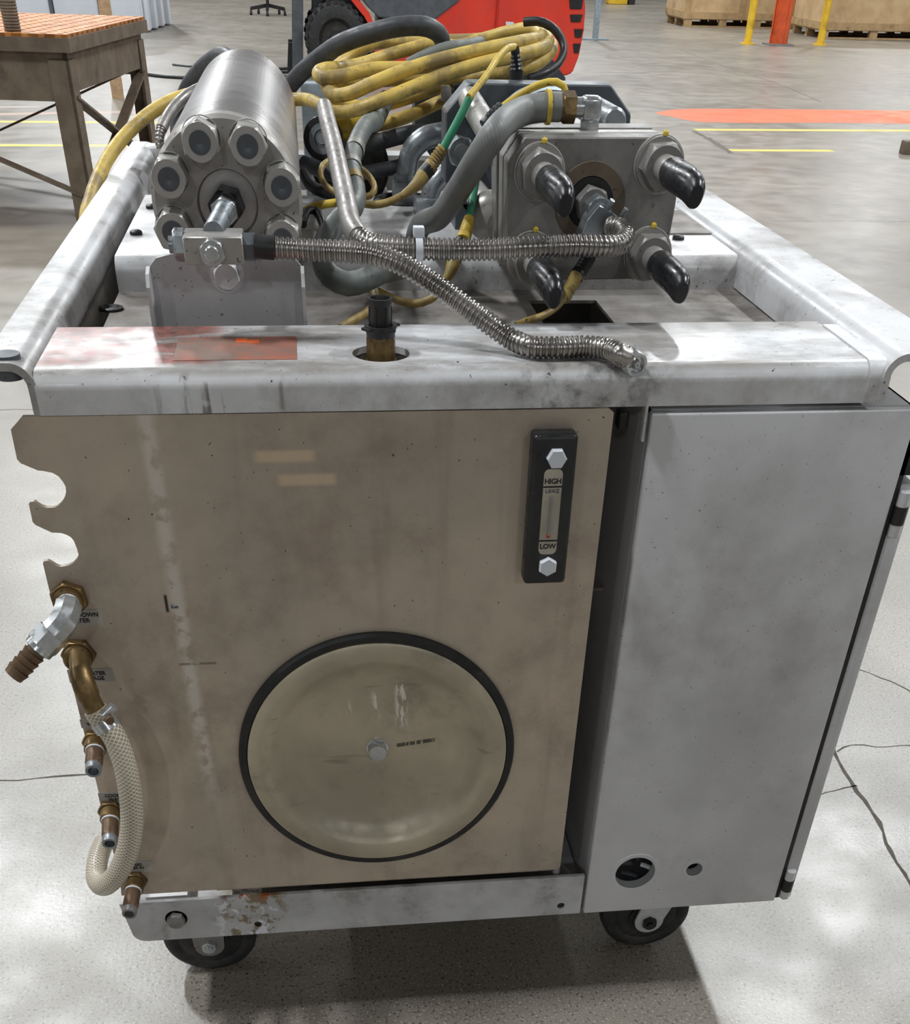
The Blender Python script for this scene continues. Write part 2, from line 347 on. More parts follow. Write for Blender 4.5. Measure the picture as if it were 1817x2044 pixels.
def sweep(bm, pts, rad, seg=14, cap=True):
    """tube along pts; rad(k, s) radius; writes uv (around, metres along)"""
    uvl = bm.loops.layers.uv.verify()
    T = [(pts[min(i+1, len(pts)-1)]-pts[max(i-1, 0)]).normalized() for i in range(len(pts))]
    u, v, _ = basis(T[0]); rings = []; s = 0.; SS = []
    for i, p in enumerate(pts):
        if i:
            q = T[i-1].rotation_difference(T[i]); u = q @ u; s += (p-pts[i-1]).length
        u = (u-T[i]*u.dot(T[i])).normalized(); v = T[i].cross(u); SS.append(s)
        r = rad(i, s) if callable(rad) else rad
        rings.append([bm.verts.new(p+(u*math.cos(2*PI*k/seg)+v*math.sin(2*PI*k/seg))*r) for k in range(seg)])
    for i in range(len(rings)-1):
        for k in range(seg):
            j = (k+1) % seg
            f = bm.faces.new((rings[i][k], rings[i][j], rings[i+1][j], rings[i+1][k]))
            for l, (a, b) in zip(f.loops, ((k, i), (k+1, i), (k+1, i+1), (k, i+1))): l[uvl].uv = (a/seg, SS[b])
    if cap: bm.faces.new(rings[0]); bm.faces.new(rings[-1])
def tube(pts, r, step=.012, seg=14):
    bm = B(); sweep(bm, resample(smooth(pts, step/2), step), r, seg); return done(bm)
def armour(pts, r, pitch=.0056, seg=16):
    bm = B(); P = resample(smooth(pts, pitch/2), pitch/5); prof = (1., 1.02, 1., .84, .84)
    sweep(bm, P, lambda i, s: r*prof[i % 5], seg); return done(bm)
def px(*pts):
    """(px, py, depth y) triples to world points"""
    return [at(a, b, 'y', y) for a, b, y in pts]
def boolean(o, cutters):
    for c in cutters:
        m = o.modifiers.new('cut', 'BOOLEAN'); m.operation = 'DIFFERENCE'; m.solver = 'EXACT'; m.object = c
    dg = bpy.context.evaluated_depsgraph_get(); me = bpy.data.meshes.new_from_object(o.evaluated_get(dg))
    o.modifiers.clear(); old = o.data; o.data = me; bpy.data.meshes.remove(old)
    for c in cutters: m = c.data; bpy.data.objects.remove(c); bpy.data.meshes.remove(m)
    o.data.shade_smooth(); o.data.set_sharp_from_angle(angle=math.radians(38))
def cutter(bm):
    o = bpy.data.objects.new('cutter', done(bm)); COL.objects.link(o); return o
def cutbm(parent, fn):
    bm = B(); fn(bm); o = cutter(bm); o.data.transform(Matrix.Translation(-ORG[parent])); o.location = ORG[parent]; return o
def text(body, size, loc, parent, mat, right=V((1, 0, 0)), up=V((0, 0, 1)), align='CENTER', name='lettering', spacing=1., depth=.0003, line=.95):
    c = bpy.data.curves.new('txt', 'FONT'); c.body = body; c.size = size; c.align_x = align; c.align_y = 'CENTER'; c.extrude = depth; c.space_character = spacing
    c.space_line = line; c.resolution_u = 3; c.offset = size*.018
    t = bpy.data.objects.new('txt', c); COL.objects.link(t); dg = bpy.context.evaluated_depsgraph_get(); dg.update()
    me = bpy.data.meshes.new_from_object(t.evaluated_get(dg)); bpy.data.objects.remove(t); bpy.data.curves.remove(c)
    n = right.cross(up); mt = Matrix(((right.x, up.x, n.x, loc[0]), (right.y, up.y, n.y, loc[1]), (right.z, up.z, n.z, loc[2]), (0, 0, 0, 1)))
    me.transform(mt); me.materials.clear(); return link(name, me, mat, parent, smooth=False)

# ================================================================== the setting: hall floor with its paint and cracks
ZR, ZB, W, ZS = .967, .926, .919, .977          # rail top, rail bottom, frame width
bm = B()
v = [bm.verts.new(p) for p in ((-30, -12, 0), (40, -12, 0), (40, 60, 0), (-30, 60, 0))]; bm.faces.new(v)
v2 = [bm.verts.new(p) for p in ((-30, -12, -.2), (40, -12, -.2), (40, 60, -.2), (-30, 60, -.2))]; bm.faces.new(v2)
for i in range(4): bm.faces.new((v[i], v[(i+1) % 4], v2[(i+1) % 4], v2[i]))
floor = tag(link('floor', done(bm), M['floor'], None, smooth=False), 'sealed grey concrete floor of the hall', None, None, 'structure')
def strip(name, pts, wd, mat, z=.0006):
    """flat strip of paint or dirt on the floor"""
    bm = B(); P = [V((p[0], p[1], z)) for p in pts]; L = []
    for i, p in enumerate(P):
        t = (P[min(i+1, len(P)-1)]-P[max(i-1, 0)]).normalized(); n = V((-t.y, t.x, 0)); k = wd[i] if isinstance(wd, (list, tuple)) else wd
        L.append((bm.verts.new(p+n*k/2), bm.verts.new(p-n*k/2)))
    for a, b in zip(L, L[1:]): bm.faces.new((a[0], a[1], b[1], b[0]))
    return link(name, done(bm), mat, floor, smooth=False)
def fl(x, y): return at(x, y, 'z', 0)
def frange(a, b, n): return [a+(b-a)*i/(n-1) for i in range(n)]
strip('painted_stripe', [fl(1388, 259), fl(1817, 261), fl(2200, 264)], .12, M['stripey'])
strip('painted_stripe', [fl(1457, 300), fl(1662, 301)], .11, M['stripey'])
a = fl(-300, 242); strip('painted_stripe', [a, fl(0, 243), fl(330, 245)], .12, M['stripey'])
strip('painted_stripe', [fl(-300, 289), fl(0, 290), fl(330, 291)], .11, M['stripey'])
strip('painted_stripe', [fl(-300, 213), fl(0, 214), fl(80, 213)], .12, M['stripef'])
strip('painted_stripe', [fl(-300, 227), fl(0, 228), fl(340, 222)], .16, M['stripef'])
bm = B()
op = [(1308, 225), (1340, 219), (1390, 217), (1500, 217.5), (1650, 219), (1817, 221), (2200, 226), (2200, 252), (1817, 247), (1650, 245), (1500, 245.5), (1400, 244), (1370, 240), (1345, 234), (1318, 229)]
bm.faces.new([bm.verts.new(fl(*p)+V((0, 0, .0006))) for p in op]); link('painted_stripe', done(bm), M['stripeo'], floor, smooth=False)
def crack(pts, wd):
    P = smooth([fl(*p) for p in pts], .03); P = [p+V((random.uniform(-.004, .004), random.uniform(-.004, .004), 0)) for p in P]
    strip('floor_crack', P, [wd*random.uniform(.4, 1.3) for _ in P], M['crack'], .0004)
crack([(1640, 1440), (1668, 1500), (1700, 1560), (1740, 1620), (1770, 1680), (1817, 1765), (1860, 1840)], .009)
crack([(1668, 1500), (1700, 1487), (1750, 1492), (1830, 1488)], .005)
crack([(1630, 1590), (1670, 1578), (1710, 1570)], .003)
crack([(1700, 1328), (1740, 1345), (1780, 1360), (1840, 1395)], .004)
crack([(-40, 1560), (40, 1556), (110, 1548), (180, 1545), (240, 1545)], .005)
crack([(-40, 820), (30, 817), (70, 818)], .005)
crack([(1490, 441), (1600, 442), (1750, 442), (1900, 445)], .006)
crack([(1360, 100), (1440, 130), (1560, 170), (1640, 204)], .02)
crack([(1385, 262), (1420, 280), (1460, 306)], .06)

# ================================================================== pump cart: frame, deck, tray, base channel, casters
cart = empty('pump_cart', (0, 0, 0), 'worn white steel pump frame on casters with a bent front rail and deck', 'cart')
def rail_profile(h0, h1, out0, R, t):
    """leg from h0 up, bend, flange to out0 : list of (across, height) of the outer skin then the inner skin"""
    o = [(0, h0)]+[(R-R*math.cos(a), h1-R+R*math.sin(a)) for a in frange(0, PI/2, 9)]+[(out0, h1)]
    r = R-t
    i = [(out0, h1-t)]+[(R-r*math.cos(a), h1-R+r*math.sin(a)) for a in frange(PI/2, 0, 9)]+[(t, h0)]
    return o+i
YI = at(800, 648, 'z', ZR).y
prof = rail_profile(ZB, ZR, YI, .0175, .007)
bm = B(); prism(bm, [V((.0085, y, z)) for y, z in prof], (W-.031, 0, 0)); frail = link('front_rail', done(bm), M['rail'], cart)
hole_c = at(761, 705, 'z', ZR)
boolean(frail, [cutbm(frail, lambda b: cyl(b, hole_c+V((0, .0, -.03)), hole_c+V((0, .0, .05)), .031, seg=40))])
bm = B(); lathe(bm, hole_c+V((0, .0, -.06)), (0, 0, 1), [(0, 0), (0, .034), (.053, .034)], 24, cap=False); link('filler_well', done(bm), M['tray'], cart)
# corner weld piece closing the right end of the front rail
bm = B(); prism(bm, [V((.8955, y-.001, z)) for y, z in rail_profile(ZB+.001, ZR+.0015, .15, .0185, .012)], (.0245, 0, 0)); link('corner_cap', done(bm), M['frame'], cart)
# side rails: leg inside, flange turned outwards
for sx, x0, out in ((-1, .010, .010-at(30, 632, 'z', ZS-.004).x), (1, .911, at(1625, 521, 'z', ZS-.004).x-.911)):
    pr = rail_profile(ZB-.0, ZS, out, .024, .008)
    bm = B(); prism(bm, [V((x0+sx*a, .001 if sx < 0 else -.002, z)) for a, z in pr], (0, 1.47, 0))
    o = link('side_rail', done(bm), M['frame'], cart)
    if sx < 0:
        c = at(12, 712, 'z', ZS); bm = B(); cyl(bm, c+V((0, 0, -.02)), c+V((0, 0, .003)), .014, seg=24); link('flange_bolt', done(bm), M['darkgrey'], cart)
# small weld cap rings at the rear corner
bm = B(); box(bm, -.03, .03, 1.40, 1.465, ZB-.03, ZS-.0005, .01); link('rear_post', done(bm), M['frame'], cart)
bm = B(); prism(bm, [V((.02, 1.475-a, z)) for a, z in rail_profile(ZB-.03, ZR, .08, .02, .008)], (.88, 0, 0)); link('rear_rail', done(bm), M['frame'], cart)
# tray and deck
YB = at(1480, 510, 'z', ZR).y; ZT = at(1480, 577, 'y', YB).z
bm = B(); box(bm, .03, .915, .10, YB+.02, ZT-.004, ZT); tray = link('drip_tray', done(bm), M['tray'], cart, smooth=False)
q = [at(1062, 600, 'z', ZT), at(1190, 600, 'z', ZT), at(1228, 646, 'z', ZT), at(1085, 646, 'z', ZT)]
boolean(tray, [cutbm(tray, lambda b: box(b, q[3].x, q[2].x, q[3].y, q[0].y, ZT-.05, ZT+.05))])
bm = B(); box(bm, .6105, .6535, .10, .70, .66, .664); link('sump_plate', done(bm), M['tray'], cart)
bm = B(); box(bm, .0115, .09, .10, .96, .86, .865); box(bm, .0115, .0155, .10, .92, .864, ZB+.012); link('gutter', done(bm), M['tray'], cart)
dprof = [(0, ZT-.002)]+[(.018-.018*math.cos(a), ZR-.002-.018+.018*math.sin(a)) for a in frange(0, PI/2, 7)]+[(.46, ZR-.002), (.46, ZR-.010), (.02, ZR-.010), (.008, ZR-.02), (.008, ZT-.002)]
bm = B(); prism(bm, [V((.03, YB+y, z)) for y, z in dprof], (.885, 0, 0)); deck = link('deck_plate', done(bm), M['frame'], cart)
hs = [(at(822, 492, 'z', ZR-.002), .036), (at(808, 400, 'z', ZR-.002), .045)]
boolean(deck, [cutbm(deck, lambda b, c=c, r=r: cyl(b, c+V((0, 0, -.05)), c+V((0, 0, .05)), r, seg=32)) for c, r in hs])
for c, r in hs:
    bm = B(); lathe(bm, c+V((0, 0, -.012)), (0, 0, 1), [(0, r-.004), (0, r+.008), (.014, r+.008), (.0165, r+.004), (.0165, r-.002), (.012, r-.006), (0, r-.004)], 32, cap=False)
    link('rubber_grommet', done(bm), M['rubber'], cart)
bm = B(); box(bm, .05, .90, .9, 1.44, .84, .846); link('lower_deck', done(bm), M['tray'], cart)
bm = B(); box(bm, .05, .90, .905, 1.44, .70, .705); link('under_deck', done(bm), M['tray'], cart)
# thin seam plate and faded data plate on the right of the deck
bm = B(); a = at(1345, 425, 'z', ZR); b_ = at(1425, 466, 'z', ZR); box(bm, .80, b_.x+.004, b_.y, a.y+.02, ZR-.003, ZR+.0005); link('data_plate', done(bm), M['tray'], cart)
for p in ((272, 468), (303, 416), (1354, 478)):
    c = at(*p, 'z', ZR-.002); bm = B(); lathe(bm, c, (0, 0, 1), [(0, .009), (.004, .009), (.006, .006), (.006, 0)], 16); link('hole_plug', done(bm), M['black'], cart)
# tall cut-out lips on the tray (left)
c = at(222, 618, 'z', ZT); bm = B(); lathe(bm, c, (0, 0, 1), [(0, .016), (.003, .016), (.004, .012), (.001, .009), (.001, 0)], 20); link('drain_lip', done(bm), M['dark'], cart)
# base channel across the front
ch = [(at(248, 1772, 'y', 0).x, .2475), (.649, .2475), (.651, .167), (at(262, 1878, 'y', 0).x, .1725)]
x0, x1, zb0, zt0 = -.036, .6505, .171, .2475
out = [V((x0+.002, 0, zt0)), V((x1, 0, zt0)), V((x1, 0, zb0))]+[V((x0+.03-.02*math.sin(t), 0, zb0+.02-.02*math.cos(t))) for t in frange(0, PI/2*.8, 6)]
bm = B(); prism(bm, out, (0, .006, 0)); chn = link('base_channel', done(bm), M['channel'], cart)
cc_ = [(at(515, 1845, 'y', 0), .0055), (at(1120, 1808, 'y', 0), .006)]
boolean(chn, [cutbm(chn, lambda b, c=c, r=r: cyl(b, c+V((0, -.05, 0)), c+V((0, .05, 0)), r, seg=20)) for c, r in cc_])
for c, r in cc_:
    bm = B(); cyl(bm, c+V((0, .003, 0)), c+V((0, .02, 0)), r+.002, seg=20); link('hole_plug', done(bm), M['black'], chn)
c = at(352, 1834, 'y', 0); bm = B(); hexp(bm, c, (0, -1, 0), .0135, .009, .3); cyl(bm, c, c+V((0, .004, 0)), .016); link('hex_bolt', done(bm), M['dullsteel'], chn)
bm = B(); box(bm, x0+.01, x1, .006, .30, zt0-.036, zt0-.031); link('channel_flange', done(bm), M['channel'], cart)
bm = B(); box(bm, x0+.02, x1-.005, .006, .10, zb0-.001, zb0+.005); link('channel_flange', done(bm), M['channel'], cart)
for (xa, xb, ya_) in ((.0, .06, .02), (.86, .92, .855)):
    bm = B(); box(bm, xa, xb, ya_, 1.44, zb0+.006, .24); link('base_beam', done(bm), M['frame'], cart)
bm = B(); box(bm, .0, .65, .10, 1.43, .190, .196); link('light_block_pan', done(bm), M['tray'], cart)  # unseen pan added to block light leaking under the tank
for xp in (.004, .875):
    for yp in (.93, 1.40):
        bm = B(); box(bm, xp, xp+.045, yp, yp+.045, .235, ZB+.02, .004); link('frame_post', done(bm), M['frame'], cart)
bm = B(); box(bm, .03, .07, .035, .06, zb0-.014, zb0); link('mount_nut', done(bm), M['black'], cart)
# casters
def caster(c, ang, swivel, nm='caster'):
    k = bpy.data.objects.new(nm, None); COL.objects.link(k); k.parent = cart; k.location = c-ORG[cart]; k.rotation_euler = (0, 0, ang); k.empty_display_size = .03
    ORG[k] = V((0, 0, 0))
    bm = B(); R = .076
    lathe(bm, (0, -.024, 0), (0, 1, 0), [(0, .030), (0, .046), (.004, .052), (.001, .058), (.001, R-.010), (.007, R-.002), (.024, R), (.041, R-.002), (.047, R-.010), (.047, .058), (.044, .052), (.048, .046), (.048, .03), (0, .03)], 48, cap=False)
    link('wheel', done(bm), M['rubber'], k)
    bm = B(); cyl(bm, (0, -.028, 0), (0, .028, 0), .031, seg=28); link('hub', done(bm), M['dark'], k)
    off = .028 if swivel else 0.; top = .092
    bm = B()
    for s in (-1, 1):
        y = s*.034
        pts = [V((-.03+off, y, top)), V((-.024, y, .004))]+[V((-.024*math.cos(t), y, -.024*math.sin(t))) for t in frange(0.05, PI-.05, 10)]+[V((.024, y, .004)), V((.03+off, y, top))]
        prism(bm, pts, (0, s*.004, 0))
    box(bm, -.045+off, .045+off, -.042, .042, top-.004, top+.006); link('fork', done(bm), M['dullsteel'] if not swivel else M['channel'], k)
    for s in (-1, 1):
        bm = B(); hexp(bm, (0, s*.038, 0), (0, s, 0), .0125, .008); cyl(bm, (0, s*.038, 0), (0, s*.05, 0), .006)
        link('axle_bolt', done(bm), M['bright'] if not swivel else M['blackpaint'], k)
    return k
caster(V((.068, .118, .076)), 0, False); caster(V((.792, .105, .076)), 0, True)
caster(V((.07, 1.34, .076)), 0, False); caster(V((.84, 1.34, .076)), PI, True)
# faded sticker on the front rail
bm = B(); a = at(345, 721, 'z', ZR); b_ = at(592, 672, 'z', ZR); box(bm, a.x, b_.x, a.y+.001, b_.y, ZR-.0002, ZR+.0005); tag(link('warning_sticker', done(bm), M['sticker'], cart, smooth=False), 'faded rubbed orange sticker')
for p0, p1 in (((470, 676), (495, 685)), ((496, 679), (518, 686)), ((355, 678), (470, 682))):
    a = at(p0[0], p1[1], 'z', ZR); b_ = at(p1[0], p0[1], 'z', ZR)
    if p0[0] != 355:
        bm = B(); box(bm, a.x, b_.x, a.y, b_.y, ZR, ZR+.0007); link('sticker_flake', done(bm), M['flake'], cart, smooth=False)

# ================================================================== reservoir tank
tank = empty('reservoir_tank', (.3, .45, .20), 'grimy tan steel reservoir tank with round access cover and notched front plate', 'tank')
PY = .006
outl = [(44, 832), (21.5, 857.5), (34, 917), (41.6, 925), (76, 939.4), (85.6, 940), (105, 944), (117, 951), (125, 961), (131, 971), (132, 981), (130, 991), (125, 1000.6), (118, 1008), (110, 1013), (93, 1014), (83, 1011), (76, 1007), (70, 1002), (66, 1001), (60, 1002), (57.5, 1006), (65, 1042), (71, 1048), (103, 1063), (122, 1064), (134, 1068), (142, 1073), (147, 1079), (150, 1086), (154, 1096), (156.6, 1106), (156, 1112), (152, 1118), (145, 1125), (137, 1129), (122, 1131.5), (113, 1130), (105, 1125), (97, 1120), (92, 1119.5), (87, 1121), (85.6, 1125), (150, 1390), (240, 1757), (252, 1803)]
P = [at(a, b, 'y', PY) for a, b in outl]
P[-1] = V((P[-1].x-.004, PY, .259))
P += [V((.607, PY, .259)), V((.6125, PY, .264)), V((.6145, PY, .918)), V((.608, PY, .9225))]
bm = B(); prism(bm, P, (0, .006, 0)); fpl = link('front_plate', done(bm), M['tank'], tank, smooth=False)
bm = B(); box(bm, .105, .607, .0122, .9, .252, .86); tsh = link('tank_shell', done(bm), M['tank'], tank)
for o_ in (fpl, tsh): boolean(o_, [cutbm(o_, lambda b: cyl(b, V((.3454, -.05, .481)), V((.3454, .06, .481)), .162, seg=64))])
# rounded right edge seam of the tank
bm = B(); cyl(bm, (.608, .0125, .249), (.608, .0125, .917), .0065, seg=14); link('edge_weld', done(bm), M['dullsteel'], tank)
LC = V((.3454, PY, .481)); LR = .183
bm = B(); lathe(bm, V((0, 0, 0)), (0, -1, 0), [(0, LR-.03), (0, LR), (.006, LR), (.009, LR-.003), (.009, LR-.010), (.004, LR-.013), (.004, LR-.03)], 96, cap=False)
lid = V((LC.x, LC.y, LC.z))
bm2 = B(); lathe(bm2, V((0, 0, 0)), (0, -1, 0), [(-.016, 0.), (-.016, .085), (-.0135, .108), (-.006, .126), (.004, .138), (.0095, .145), (.0115, .150), (.012, .1675), (.010, .1715), (.003, .1715)], 96, cap=False)
cover = link('access_cover', done(bm2), M['lid'], tank, loc=lid)
gk = link('gasket', done(bm), M['rubber'], cover, loc=lid)
bm = B(); o = lid+V((0, -.0, 0))
lathe(bm, lid+V((0, .018, 0)), (0, -1, 0), [(0, .015), (.0025, .015), (.003, .013), (.003, 0)], 32); hexp(bm, lid+V((0, .015, 0)), (0, -1, 0), .0135, .012, .25)
link('center_bolt', done(bm), M['bright'], cover)
# sight gauge
G0 = at(1111, 912, 'y', -.016); G1 = at(1091, 1127, 'y', -.016)
GX = (G0.x+G1.x)/2
gp = [at(1075, 866, 'y', PY), at(1150, 862, 'y', PY), at(1157, 870, 'y', PY), at(1128, 1150, 'y', PY), at(1123, 1154, 'y', PY), at(1052, 1155, 'y', PY), at(1040, 1140, 'y', PY), at(1065, 874, 'y', PY)]
gx0, gx1 = GX-.0265, GX+.0235; gz0, gz1 = G1.z-.024, G0.z+.024
bm = B(); vs_ = box(bm, gx0, gx1, -.018, PY, gz0, gz1, .005, 3); gauge = link('sight_gauge', done(bm), M['blackpaint'], tank)
wx0, wx1 = GX-.0120, GX+.0090; wz0, wz1 = G1.z+.0140, G0.z-.0125
rr_ = .006; rp = []
for cx_, cz_, a0_ in ((wx1-rr_, wz1-rr_, 0), (wx0+rr_, wz1-rr_, 90), (wx0+rr_, wz0+rr_, 180), (wx1-rr_, wz0+rr_, 270)):
    for k_ in range(6): t_ = math.radians(a0_+k_*18); rp.append(V((cx_+rr_*math.cos(t_), -.0188, cz_+rr_*math.sin(t_))))
bm = B(); prism(bm, rp, (0, .003, 0)); link('gauge_face', done(bm), M['gauge'], gauge, smooth=False)
gy = -.0192
for z, L in ((wz1-.0135, 'HIGH'), (wz0+.0095, 'LOW')):
    text(L, .0082, (GX-.0015, gy, z), gauge, M['ink'], spacing=.95)
text('LENZ', .0056, (GX-.0015, gy, wz1-.0245), gauge, M['darkgrey'], spacing=1.25)
for z in (wz1-.0195, wz0+.0165):
    bm = B(); box(bm, wx0, wx1, gy, gy+.0004, z-.0009, z+.0009); link('level_mark', done(bm), M['ink'], gauge, smooth=False)
bm = B(); zb1 = wz0+.0225; cyl(bm, (GX-.002, gy-.001, zb1), (GX-.002, gy-.001, wz1-.03), .0011, seg=8); link('thermometer_tube', done(bm), M['dullsteel'], gauge)
bm = B(); bmesh.ops.create_uvsphere(bm, u_segments=10, v_segments=8, radius=.0023, matrix=Matrix.Translation((GX-.002, gy-.0005, zb1))); link('thermometer_bulb', done(bm), M['redink'], gauge)
bm = B()
for i in range(11):
    z = zb1+.008+i*.0052
    for sx in (-1, 1):
        box(bm, GX-.002+sx*.0045-.0017, GX-.002+sx*.0045+.0017, gy+.0002, gy+.0006, z, z+.0012)
link('thermometer_scale', done(bm), M['plate'], gauge, smooth=False)
for c, rt in ((G0, .0), (G1, .5)):
    bm = B(); lathe(bm, V((GX, -.018, c.z)), (0, -1, 0), [(0, .0112), (.0055, .0112), (.0068, .0100), (.0068, 0)], 6, rt); link('hex_bolt', done(bm), M['white'], gauge)
# label plates with engraved wording
def plate(p0, p1, body, tx, ty, size, nm='name_plate'):
    a = at(p0[0], p1[1], 'y', PY); b_ = at(p1[0], p0[1], 'y', PY)
    bm = B(); box(bm, a.x, b_.x, PY-.0006, PY+.0004, a.z, b_.z); o = link(nm, done(bm), M['plate'], tank, smooth=False)
    c = at(tx, ty, 'y', PY-.0009); text(body, size, (c.x, PY-.0009, c.z), o, M['ink']); return o
plate((112, 1216), (203, 1250), 'BLEED DOWN\nWATER', 156, 1234, .0074)
plate((140, 1333), (224, 1363), 'HP WATER\nLEAKAGE', 182, 1350, .0072)
plate((163, 1432), (240, 1453), 'WATER', 192, 1445, .0068)
plate((202, 1579), (268, 1611), 'COOLING\nWATER', 234, 1592, .0068)
plate((240, 1718), (304, 1742), 'FILTERED\nWATER IN', 266, 1730, .0060)
# pipe fittings screwed through the front plate
def fitting(name): 
    k = bpy.data.objects.new(name, None); COL.objects.link(k); k.parent = tank; k.location = (0, 0, 0); ORG[k] = ORG[tank]; k.empty_display_size = .02; return k
n = V((0, -1, 0))
k = fitting('bleed_elbow'); c = at(139, 1192, 'y', PY)
bm = B(); hexp(bm, c, n, .0215, .010, .12); lathe(bm, c+n*.009, n, [(0, .0165), (.008, .0165), (.010, .014), (.010, 0)], 28); link('bulkhead_nut', done(bm), M['brass'], k)
e = px((138, 1200, -.006), (134, 1222, -.034), (124, 1246, -.050), (100, 1270, -.056))
bm = B(); cyl(bm, e[0], e[1], .0125, seg=24); link('thread_tape', done(bm), M['white'], k)
bm = B(); sweep(bm, resample(smooth([e[0].lerp(e[1], .55), e[1], e[2], e[3]], .004), .006), .0155, 8); link('elbow_body', done(bm), M['bright'], k)
dd = (px((60, 1313, -.066))[0]-e[3]).normalized()
bm = B(); hexp(bm, e[3]-dd*.006, dd, .0185, .022, .2); lathe(bm, e[3]+dd*.012, dd, [(0, .0165), (.008, .0165), (.010, .013), (.010, 0)], 24); link('swivel_nut', done(bm), M['bright'], k)
bm = B(); o = e[3]+dd*.018; pr = [(0, .012)]
for i in range(4): pr += [(.008+i*.0085, .0105), (.0085+i*.0085, .0128), (.015+i*.0085, .0112)]
pr += [(.044, .011), (.044, .007), (.034, .007), (.034, 0)]
lathe(bm, o, dd, pr, 24); link('hose_barb', done(bm), M['bronze'], k)
k = fitting('leakage_elbow'); c = at(158, 1303, 'y', PY)
bm = B(); hexp(bm, c, n, .0205, .010, .45); lathe(bm, c+n*.009, n, [(0, .016), (.010, .016), (.012, .0135), (.012, 0)], 28); link('bulkhead_nut', done(bm), M['brass'], k)
e2 = px((158, 1308, -.01), (161, 1338, -.036), (168, 1368, -.050), (186, 1408, -.056), (196, 1424, -.058))
bm = B(); sweep(bm, resample(smooth(e2, .004), .005), lambda i, s: .0135 if .028 < s < .062 else .0120, 18); link('elbow_body', done(bm), M['brass'], k)
def nipple(nm, p, q, q2, y1, y2, tip):
    k = fitting(nm); c = at(*p, 'y', PY); a = at(*q, 'y', y1); b_ = at(*q2, 'y', y2); d_ = (a-c).normalized(); L = (b_-c).length; d_ = (b_-c).normalized()
    bm = B(); hexp(bm, c, n, .0175, .008, .5); lathe(bm, c+n*.007, d_, [(0, .0135), (.014, .0135), (.016, .011), (.016, 0)], 24); link('bulkhead_nut', done(bm), M['brass'], k)
    bm = B(); lathe(bm, c+n*.007+d_*.014, d_, [(0, .0118), (.004, .0118), (.004, 0)], 24); link('thread_tape', done(bm), M['white'], k)
    bm = B(); lathe(bm, c+n*.007+d_*.018, d_, [(0, .0108), (L*.35, .0108), (L*.42, .0095), (L*.42, 0)], 24); link('nipple_body', done(bm), M['bronze'], k)
    bm = B(); o = c+n*.007+d_*(.018+L*.40); lathe(bm, o, d_, [(0, .0088), (.002, .0102), (.010, .0098), (.012, .0096), (.012, .0066), (.002, .006), (.002, 0)], 24); link('tip_collar', done(bm), tip, k)
nipple('water_nipple', (192, 1478), (188, 1510), (187, 1542), -.03, -.058, M['galv'])
nipple('cooling_nipple', (222, 1616), (222, 1650), (220, 1690), -.03, -.062, M['galv'])
nipple('inlet_nipple', (270, 1756), (262, 1790), (256, 1834), -.035, -.068, M['dullsteel'])

# ================================================================== braided drain hose
hp = px((190, 1416, -.057), (206, 1440, -.060), (228, 1470, -.066), (250, 1530, -.074), (262, 1600, -.079), (262, 1660, -.079), (250, 1712, -.077), (228, 1752, -.070), (206, 1768, -.056), (194, 1756, -.036), (193, 1731, -.012), (198, 1706, .018), (206, 1684, .05))
bm = B(); sweep(bm, resample(smooth(hp, .004), .006), .0142, 22); dh = link('drain_hose', done(bm), M['braid'], None)
tag(dh, 'clear braided drain hose curling down beside the notched tank plate', 'hose')
cpt = hp[1].lerp(hp[2], .2); cdv = (hp[2]-hp[1]).normalized()
bm = B(); lathe(bm, cpt-cdv*.006, cdv, [(0, .0146), (0, .0156), (.012, .0156), (.012, .0146), (0, .0146)], 28, cap=False); cl = link('hose_clamp', done(bm), M['bright'], dh)
sp = at(216, 1418, 'y', -.074); bm = B(); cyl(bm, at(208, 1428, 'y', -.076), at(227, 1410, 'y', -.074), .0062, seg=16); link('worm_housing', done(bm), M['bright'], cl)
bm = B(); a = at(217, 1435, 'y', -.083); hexp(bm, a, (at(221, 1440, 'y', -.09)-a), .0055, .007); link('clamp_screw', done(bm), M['bronze'], cl)

# ================================================================== control cabinet
CX0, CX1, CZ0, CZ1 = .6553, .9626, .173, .9186
cab = empty('control_cabinet', ((CX0+CX1)/2, .4, CZ0), 'tall grey sheet metal control cabinet with two round cable holes', 'cabinet')
bm = B(); box(bm, CX0, CX1, -.004, .012, CZ0, CZ1, .0025, 2); fpan = link('front_sheet', done(bm), M['cab'], cab)
h1 = at(1268, 1742, 'y', -.004); h2 = at(1386, 1735, 'y', -.004)
boolean(fpan, [cutbm(fpan, lambda b, c=c, r=r: cyl(b, c+V((0, -.05, 0)), c+V((0, .05, 0)), r, seg=40)) for c, r in ((h1, .0305), (h2, .0125))])
bm = B()
t = .003
ZL, XL, YL = .80, .78, .25          # the lid steps down under the drip tray
box(bm, CX0, CX0+t, .012, YL, CZ0, CZ1); box(bm, CX0, CX0+t, YL, .85, CZ0, ZL); box(bm, CX1-t, CX1, .012, .85, CZ0, CZ1); box(bm, CX0, CX1, .847, .85, CZ0, CZ1)
box(bm, CX0, CX1, .012, .85, CZ0, CZ0+t); box(bm, CX0, CX1, .012, YL, CZ1-t, CZ1); box(bm, XL, CX1, YL, .85, CZ1-t, CZ1); box(bm, CX0, XL, YL, .85, ZL-t, ZL); box(bm, XL, XL+t, YL, .85, ZL, CZ1-t); box(bm, CX0, XL, YL-t, YL, ZL, CZ1-t); link('shell', done(bm), M['cab'], cab, smooth=False)
for c, r in ((h1, .0305), (h2, .0125)):
    bm = B(); lathe(bm, c+V((0, .002, 0)), (0, -1, 0), [(0, r), (.003, r), (.003, r+.006), (.002, r+.0065), (.0, r+.0065)], 40, cap=False); link('hole_trim', done(bm), M['cab'], cab)
